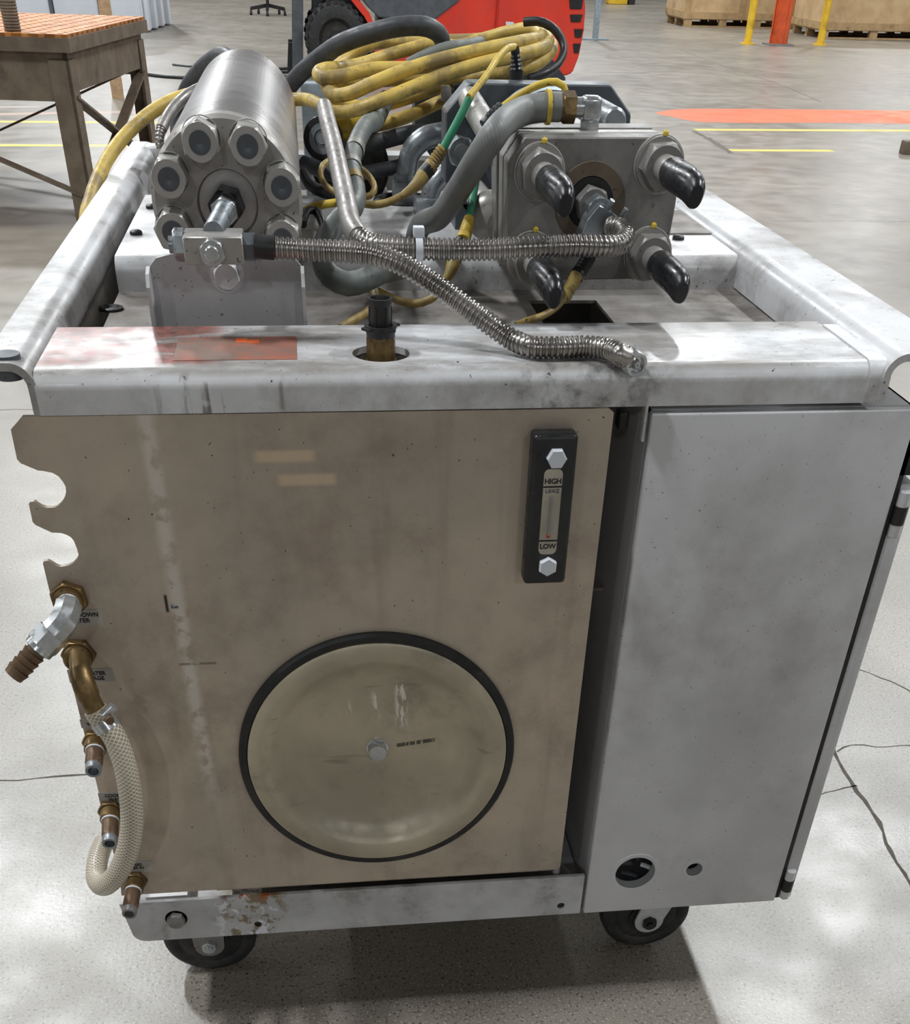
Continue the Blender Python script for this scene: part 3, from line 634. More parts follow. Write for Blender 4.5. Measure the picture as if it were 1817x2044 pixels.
for i, (a, b_) in enumerate((((1240, 1740), (1290, 1765)), ((1280, 1725), (1312, 1748)))):
    bm = B(); sweep(bm, smooth([at(a[0], a[1], 'y', .028), at((a[0]+b_[0])/2, (a[1]+b_[1])/2-6, 'y', .022), at(b_[0], b_[1], 'y', .030)], .006), .004, 8); link('inner_wire', done(bm), M['white' if i else 'darkhose'], cab)
bm = B(); box(bm, .68, .94, .12, .125, .19, .5); link('inner_plate', done(bm), M['cab'], cab)
# door on the right-hand side, standing off by a dark seal
bm = B(); box(bm, CX1, CX1+.007, .0, .83, CZ0+.004, CZ1-.03); link('door_seal', done(bm), M['rubber'], cab, smooth=False)
bm = B(); box(bm, CX1+.007, CX1+.028, .0, .84, CZ0+.001, CZ1-.085, .004, 2); link('door', done(bm), M['cab'], cab)
for z in (CZ0+.035, CZ1-.12):
    bm = B(); cyl(bm, (CX1+.014, -.003, z-.028), (CX1+.014, -.003, z+.028), .0075, seg=16, bev=.001); hg = link('hinge', done(bm), M['cab'], cab)
    bm = B(); cyl(bm, (CX1+.014, -.003, z-.012), (CX1+.014, -.003, z+.010), .0082, seg=16); link('hinge_knuckle', done(bm), M['dark'], hg)
bm = B(); box(bm, CX1, CX1+.03, .0, .1, CZ1-.075, CZ1-.03); link('latch_block', done(bm), M['black'], cab)
# bracket tab hanging from the frame in the gap
bm = B(); box(bm, .6475, .651, -.001, .012, .888, ZB+.01, .001); link('cabinet_tab', done(bm), M['frame'], cart)
bm = B(); box(bm, .628, .640, .03, .05, .89, .91, .003); link('tab_nut', done(bm), M['dark'], cart)

# ================================================================== high pressure cylinder
YF = .25; CC = at(455, 408, 'y', YF); CR = .084
pc = empty('pressure_cylinder', (CC.x, .3, ZR), 'shiny steel pressure cylinder with a ring of hex nuts on its end', 'cylinder')
dy = V((0, 1, 0))
bm = B(); lathe(bm, CC+dy*.008, dy, [(0, 0), (0, CR-.001), (.085, CR-.001), (.0855, CR-.003), (.088, CR-.003), (.0885, CR-.001), (.81, CR-.001), (.822, CR-.008), (.822, 0)], 96); link('barrel', done(bm), M['barrel'], pc)
bm = B(); lathe(bm, CC, dy, [(0.028, .0), (.028, .029), (0.001, .033), (0, .034), (0, CR-.004), (.004, CR), (.03, CR), (.03, .05)], 96, cap=False); link('end_face', done(bm), M['steel'], pc)
bm = B(); lathe(bm, CC+dy*.002, -dy, [(-.024, .0285), (-.0245, .018), (-.026, .0)], 48, cap=False); link('bore_ring', done(bm), M['dark'], pc)
bmn = B(); lathe(bmn, V((0, 0, 0)), -dy, [(0, .0215), (.003, .0215), (.003, .0205)], 32, cap=False); hexp(bmn, V((0, -.003, 0)), -dy, .0212, .029, 0, .10)
nutm = done(bmn); bms = B(); lathe(bms, V((0, 0, 0)), -dy, [(.0315, .0118), (.0335, .0112), (.0335, .0016), (.0325, 0)], 28); studm = done(bms)
bms = B(); lathe(bms, V((0, 0, 0)), -dy, [(.0318, .0135), (.0324, .0135), (.0324, .0118), (.0318, .0118)], 28, cap=False); ringm = done(bms)
for i in range(8):
    a = math.radians(19+45*i); c = CC+V((math.cos(a), 0, math.sin(a)))*.0655
    nt = link('hex_nut', nutm, M['nut'], pc, loc=c); nt.rotation_euler = (0, random.uniform(0, 1), 0)
    st = link('stud_end', studm, M['darkgrey'], nt, loc=c); st.location = (0, 0, 0)
t0 = CC+V((0, .0, 0)); tb = at(430, 458, 'y', .145); td = (tb-t0).normalized()
bm = B(); hexp(bm, t0+dy*.008, td, .0195, .030, .3); lathe(bm, t0+td*.018, td, [(0, .0165), (.008, .0165), (.008, .012)], 32, cap=False); link('gland_nut', done(bm), M['blackpaint'], pc)
bm = B(); hexp(bm, t0+td*.020, td, .0155, .016, .1); link('collar_nut', done(bm), M['bright'], pc)
bm = B(); L = (tb-t0).length; pr = []
k = 0.02
while k < L+.012: pr += [(k, .0105), (k+.0008, .0112), (k+.0016, .0105)]; k += .0022
lathe(bm, t0, td, [(.02, 0)]+pr+[(L+.012, 0)], 28); link('threaded_tube', done(bm), M['galv'], pc)
# support bracket below the cylinder
by = .207; bx0, bx1 = at(296, 600, 'y', by-.026).x, at(611, 600, 'y', by-.026).x
zt_ = at(455, 505, 'y', by).z; zw = at(296, 548, 'y', by-.02).z
bm = B(); prism(bm, [V((bx0, by, ZT)), V((bx0, by, zw)), V((bx0+.012, by, zw+.012)), V((bx0+.035, by, zt_)), V((bx1-.030, by, zt_)), V((bx1-.010, by, zw+.012)), V((bx1, by, zw)), V((bx1, by, ZT))], (0, .005, 0))
for x in (bx0, bx1-.004):
    prism(bm, [V((x, by, ZT)), V((x, by-.026, ZT+.004)), V((x, by-.026, zw-.012)), V((x, by-.018, zw)), V((x, by, zw+.004))], (.004, 0, 0))
link('support_bracket', done(bm), M['cab'], pc, smooth=False)
c = at(453, 548, 'y', by); bm = B(); lathe(bm, c, -dy, [(0, .019), (.002, .019), (.002, .014)], 28, cap=False); hexp(bm, c-dy*.002, -dy, .0150, .010, .2, .2); link('bracket_bolt', done(bm), M['frame'], pc)
bm = B(); prism(bm, [V((CC.x-.05, .9, ZR-.012)), V((CC.x-.07, .9, CC.z-.02)), V((CC.x-.05, .9, CC.z-.066)), V((CC.x, .9, CC.z-.0835)), V((CC.x+.05, .9, CC.z-.066)), V((CC.x+.07, .9, CC.z-.02)), V((CC.x+.05, .9, ZR-.012))], (0, .03, 0)); link('saddle', done(bm), M['frame'], pc, smooth=False)

# ================================================================== tee block in front of it
a = at(370, 529, 'y', .105); b_ = at(483, 473, 'y', .105)
tee = empty('tee_block', ((a.x+b_.x)/2, .12, a.z), 'small steel tee block with hex nuts in front of the pressure cylinder', 'block')
bm = B(); box(bm, a.x, b_.x, .105, .15, a.z, b_.z, .0012, 1); link('block_body', done(bm), M['steel'], tee)
zc = (a.z+b_.z)/2; xm = at(424, 503, 'y', .105).x; zm = at(424, 503, 'y', .105).z
for nm, o, d_, R, L, mt in (('side_plug', V((a.x, .125, zc+.002)), V((-1, 0, 0)), .0155, .011, 'galv'), ('front_nut', V((xm, .105, zm)), -dy, .0138, .008, 'bright'), ('outlet_nut', V((b_.x, .125, zc)), V((1, 0, 0)), .0140, .013, 'darkgrey')):
    bm = B(); hexp(bm, o, d_, R, L, .2)
    if nm == 'side_plug': cyl(bm, o+d_*L, o+d_*(L+.005), .008)
    if nm == 'front_nut': cyl(bm, o+d_*L, o+d_*(L+.004), .0075, bev=.001)
    link(nm, done(bm), M[mt], tee)

# ================================================================== armoured hoses
h = px((508, 492, .12), (540, 494, .12), (590, 497, .119), (640, 500, .116), (700, 503, .112), (745, 508, .108), (800, 527, .099), (860, 562, .088), (920, 605, .074), (975, 645, .060), (1020, 676, .050))
zl = ZR+.0115
h += [at(1060, 692, 'z', zl), at(1110, 694, 'z', zl), at(1170, 692, 'z', zl), at(1215, 697, 'z', zl+.001), at(1243, 709, 'z', zl+.002), at(1258, 718, 'y', .004)]
hA = empty('armoured_hose', h[-1]-V((0, 0, .02)), 'ribbed stainless armoured hose draped onto the front rail with an open end fitting', 'hose')
link('armour', armour(h[1:], .0108), M['armor'], hA)
bm = B(); cyl(bm, h[0], h[1]+(h[2]-h[1])*.15, .0115, seg=24); link('black_sleeve', done(bm), M['black'], hA)
ed = (at(1280, 735, 'y', -.022)-h[-1]).normalized(); e0 = h[-1]-ed*.004
bm = B(); lathe(bm, e0, ed, [(0, .0105), (.004, .0128), (.012, .0128), (.014, .0122), (.020, .0122), (.021, .0116), (.021, .0088), (.014, .0085)], 28, cap=False); link('end_nut', done(bm), M['bright'], hA)
bm = B(); lathe(bm, e0, ed, [(.012, .0088), (.0165, .0088), (.0165, .0052), (.0225, .0030), (.0225, .0012), (.018, 0)], 24); link('nozzle_tip', done(bm), M['bright'], hA)
h2 = px((1218, 452, .236), (1238, 457, .222), (1248, 470, .200), (1240, 486, .180), (1215, 491, .168), (1150, 490, .163), (1050, 494, .163), (950, 498, .167), (860, 497, .172), (790, 494, .178), (745, 489, .186), (716, 475, .205), (703, 455, .23))
hB = empty('armoured_line', h2[6]-V((0, 0, .02)), 'armoured stainless line running from the square end plate into a dusty sleeve', 'hose')
link('armour', armour(h2, .0112), M['armor'], hB)
h3 = [h2[-1]]+px((693, 410, .31), (682, 360, .42), (668, 295, .58), (655, 245, .72), (648, 215, .82))
link('dusty_sleeve', tube([h2[-2]]+h3, .0122), M['armor2'], hB)
c = at(836, 497, 'y', .173); bm = B(); lathe(bm, c+V((-.004, 0, 0)), (1, 0, 0), [(0, .0118), (0, .0132), (.008, .0132), (.008, .0118)], 24, cap=False); box(bm, c.x-.006, c.x+.006, c.y-.006, c.y+.006, c.z+.012, c.z+.022, .001); link('cable_tie', done(bm), M['white'], hB)

# ================================================================== intensifier pump
YP = .30
ip = empty('intensifier_pump', (.64, .35, ZR), 'grey steel intensifier pump with a square end plate and four capped studs', 'pump')
fo = [(1048, 274), (1339, 274), (1363, 329), (1346, 422), (1336, 480), (1308, 557), (1036, 560), (1012, 513), (1015, 322)]
F = [at(x, y, 'y', YP) for x, y in fo]; ctr = sum(F, V())/len(F)
bm = B(); prism(bm, F, (0, .036, 0)); bmesh.ops.bevel(bm, geom=list(bm.edges), offset=.0015, segments=1, affect='EDGES'); link('end_plate', done(bm), M['dullsteel'], ip, smooth=False)
bm = B(); prism(bm, [ctr+(p-ctr)*.985+V((-.003, .040, .001)) for p in F], (0, .026, 0)); bmesh.ops.bevel(bm, geom=list(bm.edges), offset=.001, segments=1, affect='EDGES'); link('backing_plate', done(bm), M['steel'], ip, smooth=False)
bm = B(); prism(bm, [ctr+(p-ctr)*1.0+V((-.004, .070, .001)) for p in F], (0, .040, 0)); bmesh.ops.bevel(bm, geom=list(bm.edges), offset=.001, segments=1, affect='EDGES'); link('backing_plate', done(bm), M['dullsteel'], ip, smooth=False)
for p in ((1077, 343), (1315, 328), (1060, 515), (1292, 506)):
    c = at(*p, 'y', YP)
    st = bpy.data.objects.new('stud', None); COL.objects.link(st); st.parent = ip; st.location = c-ORG[ip]; ORG[st] = V((0, 0, 0)); st.empty_display_size = .02
    bm = B(); cyl(bm, V((0, 0, 0)), -dy*.115, .0145, seg=28, bev=.001); link('rod', done(bm), M['steel'], st)
    bm = B(); lathe(bm, V((0, 0, 0)), -dy, [(0, .0305), (.003, .0305), (.0035, .029)], 40, cap=False); lathe(bm, -dy*.0035, -dy, [(0, .0285), (.003, .0285), (.003, .02)], 40, cap=False); link('washer', done(bm), M['steel'], st)
    bm = B(); hexp(bm, -dy*.0065, -dy, .0265, .024, random.uniform(0, 1), .1); link('nut', done(bm), M['dullsteel'], st)
    bm = B(); sg = 48; rings = []
    for t, r, pin in ((.062, .0160, 0), (.066, .0166, 0), (.100, .0166, 0), (.118, .0164, .05), (.134, .0158, .2), (.148, .0150, .45), (.158, .0136, .68), (.163, .010, .85)):
        rg = []
        for i in range(sg):
            an = 2*PI*i/sg; x_ = math.cos(an); z_ = math.sin(an); rr = r*(1-pin*.20*(1+math.cos(2*an+.5)))
            rg.append(bm.verts.new((x_*rr, -t, z_*rr*(1+.12*pin)-.010*pin*pin)))
        rings.append(rg)
    for a_, b2 in zip(rings, rings[1:]):
        for i in range(sg): bm.faces.new((a_[i], a_[(i+1) % sg], b2[(i+1) % sg], b2[i]))
    bm.faces.new(rings[-1]); link('rubber_cap', done(bm), M['cap'], st)
    bm = B(); bmesh.ops.create_icosphere(bm, subdivisions=1, radius=.004, matrix=Matrix.Translation((.003, -.004, .031))); link('paint_dab', done(bm), M['thinyellow'], st)
pcx = at(1178, 405, 'y', YP)
bm = B(); lathe(bm, pcx, -dy, [(0, .043), (.0025, .0425), (.0025, .028), (-.004, .027)], 56, cap=False); link('bore_ring', done(bm), M['rust'], ip)
bm = B(); lathe(bm, pcx+dy*.001, -dy, [(.001, .0275), (.004, .027), (.004, .021), (.001, .021)], 48, cap=False); lathe(bm, pcx, -dy, [(.0015, .021), (.0015, 0)], 40, cap=False); link('bore_hole_shade', done(bm), M['black'], ip)  # flat black disc paints the darkness of the open bore
bm = B(); hexp(bm, pcx+V((0, .0, 0)), -dy, .0205, .022, .25); link('gland_nut', done(bm), M['dullsteel'], ip)
q2 = pcx+V((.003, -.022, -.002)); bm = B(); hexp(bm, q2, -dy, .0165, .022, .1); cyl(bm, q2-dy*.02, q2-dy*.034, .009); link('collar_nut', done(bm), M['galv'], ip)
ab = [at(x, y, 'y', .242) for x, y in ((1160, 474), (1172, 440), (1197, 409), (1222, 424), (1248, 444), (1240, 456), (1212, 452), (1196, 474), (1182, 492))]
bm = B(); prism(bm, ab, (0, .03, 0)); bmesh.ops.bevel(bm, geom=list(bm.edges), offset=.001, segments=1, affect='EDGES'); link('angle_adapter', done(bm), M['galv'], ip, smooth=False)
for p in ((1213, 418), (1240, 435)):
    c = at(*p, 'y', .246); bm = B(); cyl(bm, c, c+V((.004, -.004, .010)), .0032, seg=12); link('set_screw', done(bm), M['galv'], ip)
# body behind the plates
ax = at(1187, 405, 'y', YP)
def axp(y, dx=0., dz=0.): return V((ax.x+dx, y, ax.z+dz))
bm = B(); cyl(bm, axp(.40), axp(.60), .062, seg=56); link('high_pressure_barrel', done(bm), M['steel'], ip)
bm = B(); lathe(bm, axp(.60), dy, [(0, .06), (0, .078), (.004, .081), (.095, .081), (.10, .078)], 72, cap=False); link('hydraulic_flange', done(bm), M['darkgrey'], ip)
bm = B(); sg = 20; r0 = .0818
ra = [[bm.verts.new(axp(y)+V((math.cos(t), 0, math.sin(t)))*r0) for t in frange(math.radians(70), math.radians(148), sg)] for y in (.61, .685)]
for i in range(sg-1): bm.faces.new((ra[0][i], ra[0][i+1], ra[1][i+1], ra[1][i]))
link('data_label', done(bm), M['labelblue'], ip)
hw, hh, cf = .137, .080, .034
def octo(y, s=1.): return [axp(y, x*s, z*s) for x, z in ((-hw, -hh+cf*1.2), (-hw, hh-cf), (-hw+cf, hh), (hw-cf, hh), (hw, hh-cf), (hw, -hh+cf*1.2), (hw-cf, -hh), (-hw+cf, -hh))]
bm = B(); prism(bm, octo(.70), (0, .055, 0)); bmesh.ops.bevel(bm, geom=list(bm.edges), offset=.002, segments=1, affect='EDGES'); link('hydraulic_head', done(bm), M['darkgrey'], ip, smooth=False)
bm = B(); cyl(bm, axp(.755), axp(1.2), .050, seg=56); link('hydraulic_cylinder', done(bm), M['darkgrey'], ip)
bm = B(); prism(bm, octo(1.2), (0, .055, 0)); link('hydraulic_head', done(bm), M['darkgrey'], ip, smooth=False)
for p, q_ in (((1005, 312, .40), (938, 200, .70)), ((998, 450, .40), (950, 385, .60))):
    a_, b2 = px(p)[0], px(q_)[0]; bm = B(); cyl(bm, a_, b2, .0165, seg=24); link('tie_rod', done(bm), M['steel'], ip)
c = px((1228, 243, .56))[0]; bm = B(); cyl(bm, c, c+V((0, .14, 0)), .0165, seg=24, bev=.003); link('tie_rod', done(bm), M['galv'], ip)
c = px((975, 432, .415))[0]; bm = B(); lathe(bm, c, (-.2, -1, .1), [(-.03, .028), (0, .028), (.010, .022), (.014, .012), (.015, 0)], 32); link('rod_cap', done(bm), M['steel'], ip)
c = px((918, 300, .66))[0]; bm = B(); hexp(bm, c, (0, -1, 0), .020, .022, .3); cyl(bm, c-dy*.02, c-dy*.03, .011); link('head_nut', done(bm), M['galv'], ip)
for x in (-.09, .09):
    bm = B(); box(bm, ax.x+x-.03, ax.x+x+.03, .70, .755, ZR-.003, ax.z-hh+.012); link('foot', done(bm), M['darkgrey'], ip)
bm = B(); box(bm, ax.x-.05, ax.x+.05, .53, .58, ZR-.004, ax.z-.045, .004); link('foot', done(bm), M['dullsteel'], ip, smooth=False)
# chrome elbow on top
pt = F[0].z; c = at(1176, 259, 'z', pt)
bm = B(); hexp(bm, c-V((0, 0, .002)), (0, 0, 1), .0125, .013, .4, .05); link('elbow_base', done(bm), M['bright'], ip)
bm = B(); box(bm, c.x-.0115, c.x+.0115, c.y-.0115, c.y+.0115, c.z+.009, c.z+.034, .005, 3); cyl(bm, c+V((-.010, 0, .022)), c+V((-.022, 0, .022)), .0105); link('chrome_elbow', done(bm), M['bright'], ip)

# ================================================================== grey return hose from the elbow down into the deck
he = c+V((-.02, 0, .022)); hl = at(822, 492, 'z', ZR)
rh = empty('return_hose', hl, 'grey woven return hose arching from a chrome elbow down into the deck', 'hose')
bm = B(); hexp(bm, he, (-1, 0, 0), .0165, .016, .2); cyl(bm, he-V((.014, 0, 0)), he-V((.026, 0, 0)), .0145, seg=24); link('brass_coupling', done(bm), M['brass'], rh)
hp3 = [he-V((.018, 0, 0)), he-V((.032, 0, .0)), he-V((.055, -.003, .003)), at(1018, 236, 'y', c.y-.03), at(984, 271, 'y', .288), at(950, 323, 'y', .31), at(914, 381, 'y', .385), at(878, 431, 'y', .47), hl+V((.008, -.014, .022)), hl+V((0, 0, -.035))]
bm = B(); sweep(bm, resample(smooth(hp3, .005), .006), .0150, 22); link('hose_body', done(bm), M['weave'], rh)
o = he-V((.030, 0, 0)); bm = B(); lathe(bm, o, (-1, 0, 0), [(0, .0150), (0, .0178), (.005, .0178), (.005, .0150)], 28, cap=False); link('yellow_band', done(bm), M['thinyellow'], rh)

# ================================================================== other hoses, pipes and leads on the deck
def hose(name, pts, r, mat, label, cat='hose', group=None, step=.012, seg=14):
    o = link(name, tube(pts, r, step, seg), M[mat], None); tag(o, label, cat, group); return o
g4 = px((774, 194, 1.02), (768, 204, 1.015), (763, 215, 1.005), (757, 229, .98), (748, 243, .92), (732, 250, .85), (713, 284, .75), (702, 322, .65), (704, 353, .57), (711, 384, .50), (705, 414, .43), (672, 446, .37), (650, 480, .32), (644, 520, .275), (658, 551, .25), (693, 567, .245), (729, 559, .255), (761, 543, .28), (800, 534, .31))
th = hose('suction_hose', g4, .0132, 'hose', 'grey-green hose dipping in a U over the drip tray')
for i, (k, m_) in enumerate(((6, 'tape'), (7, 'tape'), (8, 'oldyellow'))):
    d_ = (g4[k+1]-g4[k]).normalized(); p = g4[k].lerp(g4[k+1], .4)
    bm = B(); lathe(bm, p-d_*.012, d_, [(0, .0134), (0, .0142), (.026, .0142), (.026, .0134)], 20, cap=False); link('tape_band', done(bm), M[m_], th)
hose('pressure_hose', px((560, 200, 1.28), (588, 160, 1.22), (622, 128, 1.16), (680, 88, 1.1), (740, 66, 1.08), (800, 53, 1.07), (850, 53, 1.07), (877, 68, 1.08), (885, 94, 1.1), (884, 112, 1.11)), .0138, 'darkhose', 'dark grey hose arching over the yellow cable coil')
hose('rear_hose', px((480, 150, 1.13), (462, 122, 1.18), (442, 112, 1.25), (425, 119, 1.3), (398, 142, 1.35), (375, 174, 1.38), (362, 208, 1.4), (354, 250, 1.4)) + [V((.06, 1.37, .95)), V((.09, 1.36, .86))], .0138, 'darkhose', 'dark grey hose curving down behind the pressure cylinder')
lh = empty('conduit_line', px((318, 284, 1.1))[0], 'thin ribbed conduit rising between pressure cylinder and hanging yellow cable', 'conduit')
cp = px((322, 296, 1.12), (318, 278, 1.12), (322, 258, 1.13), (333, 236, 1.15), (350, 212, 1.18), (372, 192, 1.2), (410, 172, 1.25))
link('ribbed_end', armour(cp[:4], .0085), M['armor'], lh); link('smooth_conduit', tube(cp[2:], .0095), M['armor2'], lh)
# galvanised elbows
pg = 'galvanised elbow pipes rising from the deck'
def pipe(name, pts, r, label, rings):
    k = empty(name, pts[-1], label, 'pipe', pg); bm = B(); sweep(bm, resample(smooth(pts, .005), .008), r, 20); link('elbow_tube', done(bm), M['galv'], k)
    for (p, d_, rr, L) in rings:
        bm = B(); lathe(bm, p, d_, [(0, r-.001), (0, rr), (L, rr), (L, r-.001)], 24, cap=False); link('collar', done(bm), M['galv'], k)
    return k
b1 = at(808, 400, 'z', ZR); y1 = b1.y
pp = [at(903, 265, 'y', y1+.02), at(880, 268, 'y', y1+.01), at(845, 278, 'y', y1), at(821, 303, 'y', y1), at(813, 335, 'y', y1), at(810, 365, 'y', y1), b1, b1-V((0, 0, .08))]
pipe('elbow_pipe', pp, .0165, 'larger galvanised elbow pipe entering the big deck grommet', [(pp[5]-V((0, 0, .014)), V((0, 0, 1)), .0195, .026), (b1, V((0, 0, 1)), .021, .028)])
b2_ = at(852, 425, 'z', ZR); y2 = b2_.y
pp = [at(985, 318, 'y', y2+.05), at(940, 326, 'y', y2+.03), at(902, 338, 'y', y2+.01), at(872, 362, 'y', y2), at(858, 392, 'y', y2), b2_, b2_-V((0, 0, .002))]
pipe('elbow_pipe', pp, .0145, 'smaller galvanised elbow pipe on a square deck socket', [])
bm = B(); box(bm, b2_.x-.02, b2_.x+.02, b2_.y-.02, b2_.y+.02, ZR-.004, ZR+.022, .003); tag(link('pipe_socket', done(bm), M['galv'], None), 'square grey pipe socket on the deck under the smaller elbow', 'socket')
# flange bodies around the pipes
vb = empty('valve_block', (at(893, 265, 'y', y1+.02).x, y1+.05, ZR-.01), 'cast grey valve body with a round flange beside the intensifier pump', 'valve')
c = at(893, 266, 'y', y1+.02); bm = B(); lathe(bm, c, (1, 0, 0), [(-.004, .016), (-.004, .034), (.012, .036), (.012, .016)], 36, cap=False); box(bm, c.x+.006, c.x+.02, c.y-.03, c.y+.03, c.z-.05, c.z+.05, .006); link('flange', done(bm), M['darkgrey'], vb)
bm = B(); box(bm, c.x+.02, c.x+.048, c.y-.03, c.y+.05, ZR-.004, c.z+.055, .006); link('valve_body', done(bm), M['darkgrey'], vb)
bm = B(); hexp(bm, c+V((.004, -.03, .04)), (-.2, -1, 0), .010, .012); link('flange_bolt', done(bm), M['galv'], vb)
bm = B(); cc2 = at(890, 330, 'y', y1-.04); box(bm, c.x-.006, c.x+.008, c.y+.02, c.y+.05, c.z+.04, at(888, 172, 'y', c.y+.03).z, .002); link('strap', done(bm), M['dullsteel'], vb)
# motor, pulley and dark parts deep in the frame
mo = empty('drive_motor', (.38, 1.15, .846), 'dark finned electric motor deep between cylinder and pump', 'motor')
mc = at(700, 295, 'y', 1.08); bm = B(); mc -= V((0, 0, .03)); prf = [(0, 0), (0, .045), (.01, .061)]
for i in range(18): prf += [(.015+i*.016, .062), (.016+i*.016, .068), (.022+i*.016, .068), (.023+i*.016, .062)]
lathe(bm, mc, dy, prf+[(.31, .05), (.31, 0)], 48); link('motor_body', done(bm), M['dark'], mo)
bm = B(); box(bm, mc.x-.07, mc.x+.07, 1.12, 1.34, .846, mc.z-.045, .004); link('motor_foot', done(bm), M['dark'], mo)
bm = B(); box(bm, mc.x-.08, mc.x+.02, 1.34, 1.38, .846, at(625, 166, 'y', 1.34).z, .004); link('terminal_box', done(bm), M['bluegrey'], mo)
pu = empty('pulley_wheel', px((636, 275, .97))[0]-V((0, 0, .05)), 'black rimmed pulley wheel with grey hub behind the dusty sleeve', 'pulley')
c = px((643, 277, 1.01))[0]; pd = V((-.25, -1, .15))
bm = B(); lathe(bm, c, pd, [(-.02, .014), (-.02, .032), (0, .032), (.004, .0307), (.004, .0227), (-.002, .022)], 48, cap=False); link('rim', done(bm), M['black'], pu)
bm = B(); lathe(bm, c, pd, [(-.002, .0227), (.002, .022), (.002, .0133), (-.003, .012), (-.003, .0093), (.003, .008), (.003, 0)], 40, cap=False); link('hub', done(bm), M['galv'], pu)
yc = px((703, 249, 1.045))[0]; bm = B(); lathe(bm, yc-V((.03, 0, 0)), (1, .1, 0), [(0, 0), (0, .020), (.004, .022), (.045, .022), (.05, .018), (.05, 0)], 28); tag(link('yellow_coupling', done(bm), M['thinyellow'], None), 'bright yellow round coupling under the cable coil', 'coupling')
dk = 'dark hoses deep in the frame'
hose('frame_hose', px((735, 290, 1.02), (775, 278, 1.0), (815, 268, .98), (850, 265, .97), (885, 275, .97)), .0125, 'darkhose', 'dark taped hose leading to the larger galvanised elbow', group=dk)
hose('frame_hose', px((715, 346, .97), (745, 342, .97), (780, 336, .975), (815, 326, .98)), .0105, 'darkhose', 'short dark hose crossing behind the galvanised elbows', group=dk)
hose('frame_hose', px((606, 326, 1.0), (632, 336, .98), (660, 346, .965), (690, 354, .96)), .0115, 'darkhose', 'dark hose low beside the pulley wheel', group=dk)
hose('frame_hose', px((605, 345, .92), (622, 372, .9), (650, 384, .9), (690, 388, .92)), .009, 'black', 'slim black hose curling below the pulley wheel', group=dk)
o = link('spiral_conduit', armour(px((772, 195, 1.17), (806, 191, 1.17), (845, 189, 1.17), (884, 188, 1.17)), .0085), M['armor'], None); tag(o, 'straight spiral steel conduit below the cable coil', 'conduit')
# breather in the front rail
hb = hole_c; br = empty('filler_strainer', hb-V((0, 0, .03)), 'black filler strainer on a brass fitting in the front rail hole', 'filler')
zz = V((0, 0, 1))
bm = B(); lathe(bm, hb-zz*.05, zz, [(0, .0155), (.03, .0155), (.03, .0175), (.044, .0175), (.044, .0160), (.066, .0160), (.068, .0152), (.068, 0)], 8, .2); link('brass_fitting', done(bm), M['brass'], br)
bm = B(); lathe(bm, hb+zz*.017, zz, [(0, .0150), (.006, .0160), (.009, .0175), (.011, .0175), (.011, .013)], 28, cap=False)
for t in (0.3, 2.2, 3.6, 5.3): box(bm, -.006, .006, .012, .0215, .008, .0105, mat=Matrix.Translation(hb+zz*.017) @ Matrix.Rotation(t, 4, 'Z'))
link('lug_collar', done(bm), M['black'], br)
bm = B(); lathe(bm, hb+zz*.026, zz, [(0, .0112), (.020, .0112), (.024, .0130), (.028, .0130), (.028, .0105), (.022, .009), (.004, .009), (.004, 0)], 32, cap=False)
for i in range(6):
    t = i*PI/3; p = hb+V((math.cos(t), math.sin(t), 0))*.0112+zz*.026; cyl(bm, p, p+zz*.02, .0013, seg=6)
link('strainer_cage', done(bm), M['black'], br)

# ------------------------------------------------------------------ yellow power cable in a coil
coil = [(530, 206, 1.14), (570, 200, 1.13), (606, 198, 1.12), (640, 210, 1.04)]
coil += [(670, 222, .97), (710, 219, .945), (760, 201, .935), (830, 172, .955), (900, 145, .97), (960, 127, .98), (1020, 112, 1.0), (1070, 100, 1.03), (1094, 88, 1.07), (1090, 74, 1.12)]        # C then turn
coil += [(1062, 66, 1.17), (1010, 70, 1.2), (960, 79, 1.22), (890, 82, 1.22), (815, 85, 1.22), (765, 84, 1.22), (722, 96, 1.2), (694, 116, 1.19), (672, 134, 1.15)]                            # E
coil += [(652, 152, 1.05), (652, 175, 1.0), (668, 190, .97), (700, 186, .955), (745, 166, .955), (800, 144, .965), (860, 124, .975), (925, 108, .985), (1000, 92, 1.0), (1050, 82, 1.03), (1078, 76, 1.07), (1080, 66, 1.12)]  # B
coil += [(1058, 57, 1.16), (1015, 64, 1.18), (965, 78, 1.19), (915, 92, 1.19), (865, 88, 1.19), (814, 99, 1.18), (763, 114, 1.16), (720, 128, 1.13), (680, 136, 1.1)]                             # F
coil += [(648, 138, 1.06), (634, 147, 1.02), (646, 156, .99), (690, 150, 1.0), (742, 138, 1.01), (814, 136, 1.02), (890, 127, 1.03), (970, 108, 1.04), (1040, 90, 1.07), (1094, 80, 1.11)]              # D
coil += [(1104, 92, 1.1), (1090, 114, 1.06), (1062, 132, 1.03), (1014, 145, 1.02), (950, 155, 1.03), (880, 172, 1.04), (800, 200, 1.05), (740, 214, 1.05), (692, 210, 1.05), (664, 196, 1.06), (668, 176, 1.09)]
coil += [(710, 166, 1.1), (770, 160, 1.12), (840, 158, 1.12), (885, 172, 1.12), (890, 196, 1.1), (868, 208, 1.07), (820, 230, 1.04), (775, 245, 1.04), (745, 251, 1.045), (722, 251, 1.045)]
yc_ = link('power_cable', tube(px(*coil), .0098, .012, 12), M['yellow'], None); tag(yc_, 'dirty yellow power cable wound into a loose coil on the pump', 'cable')
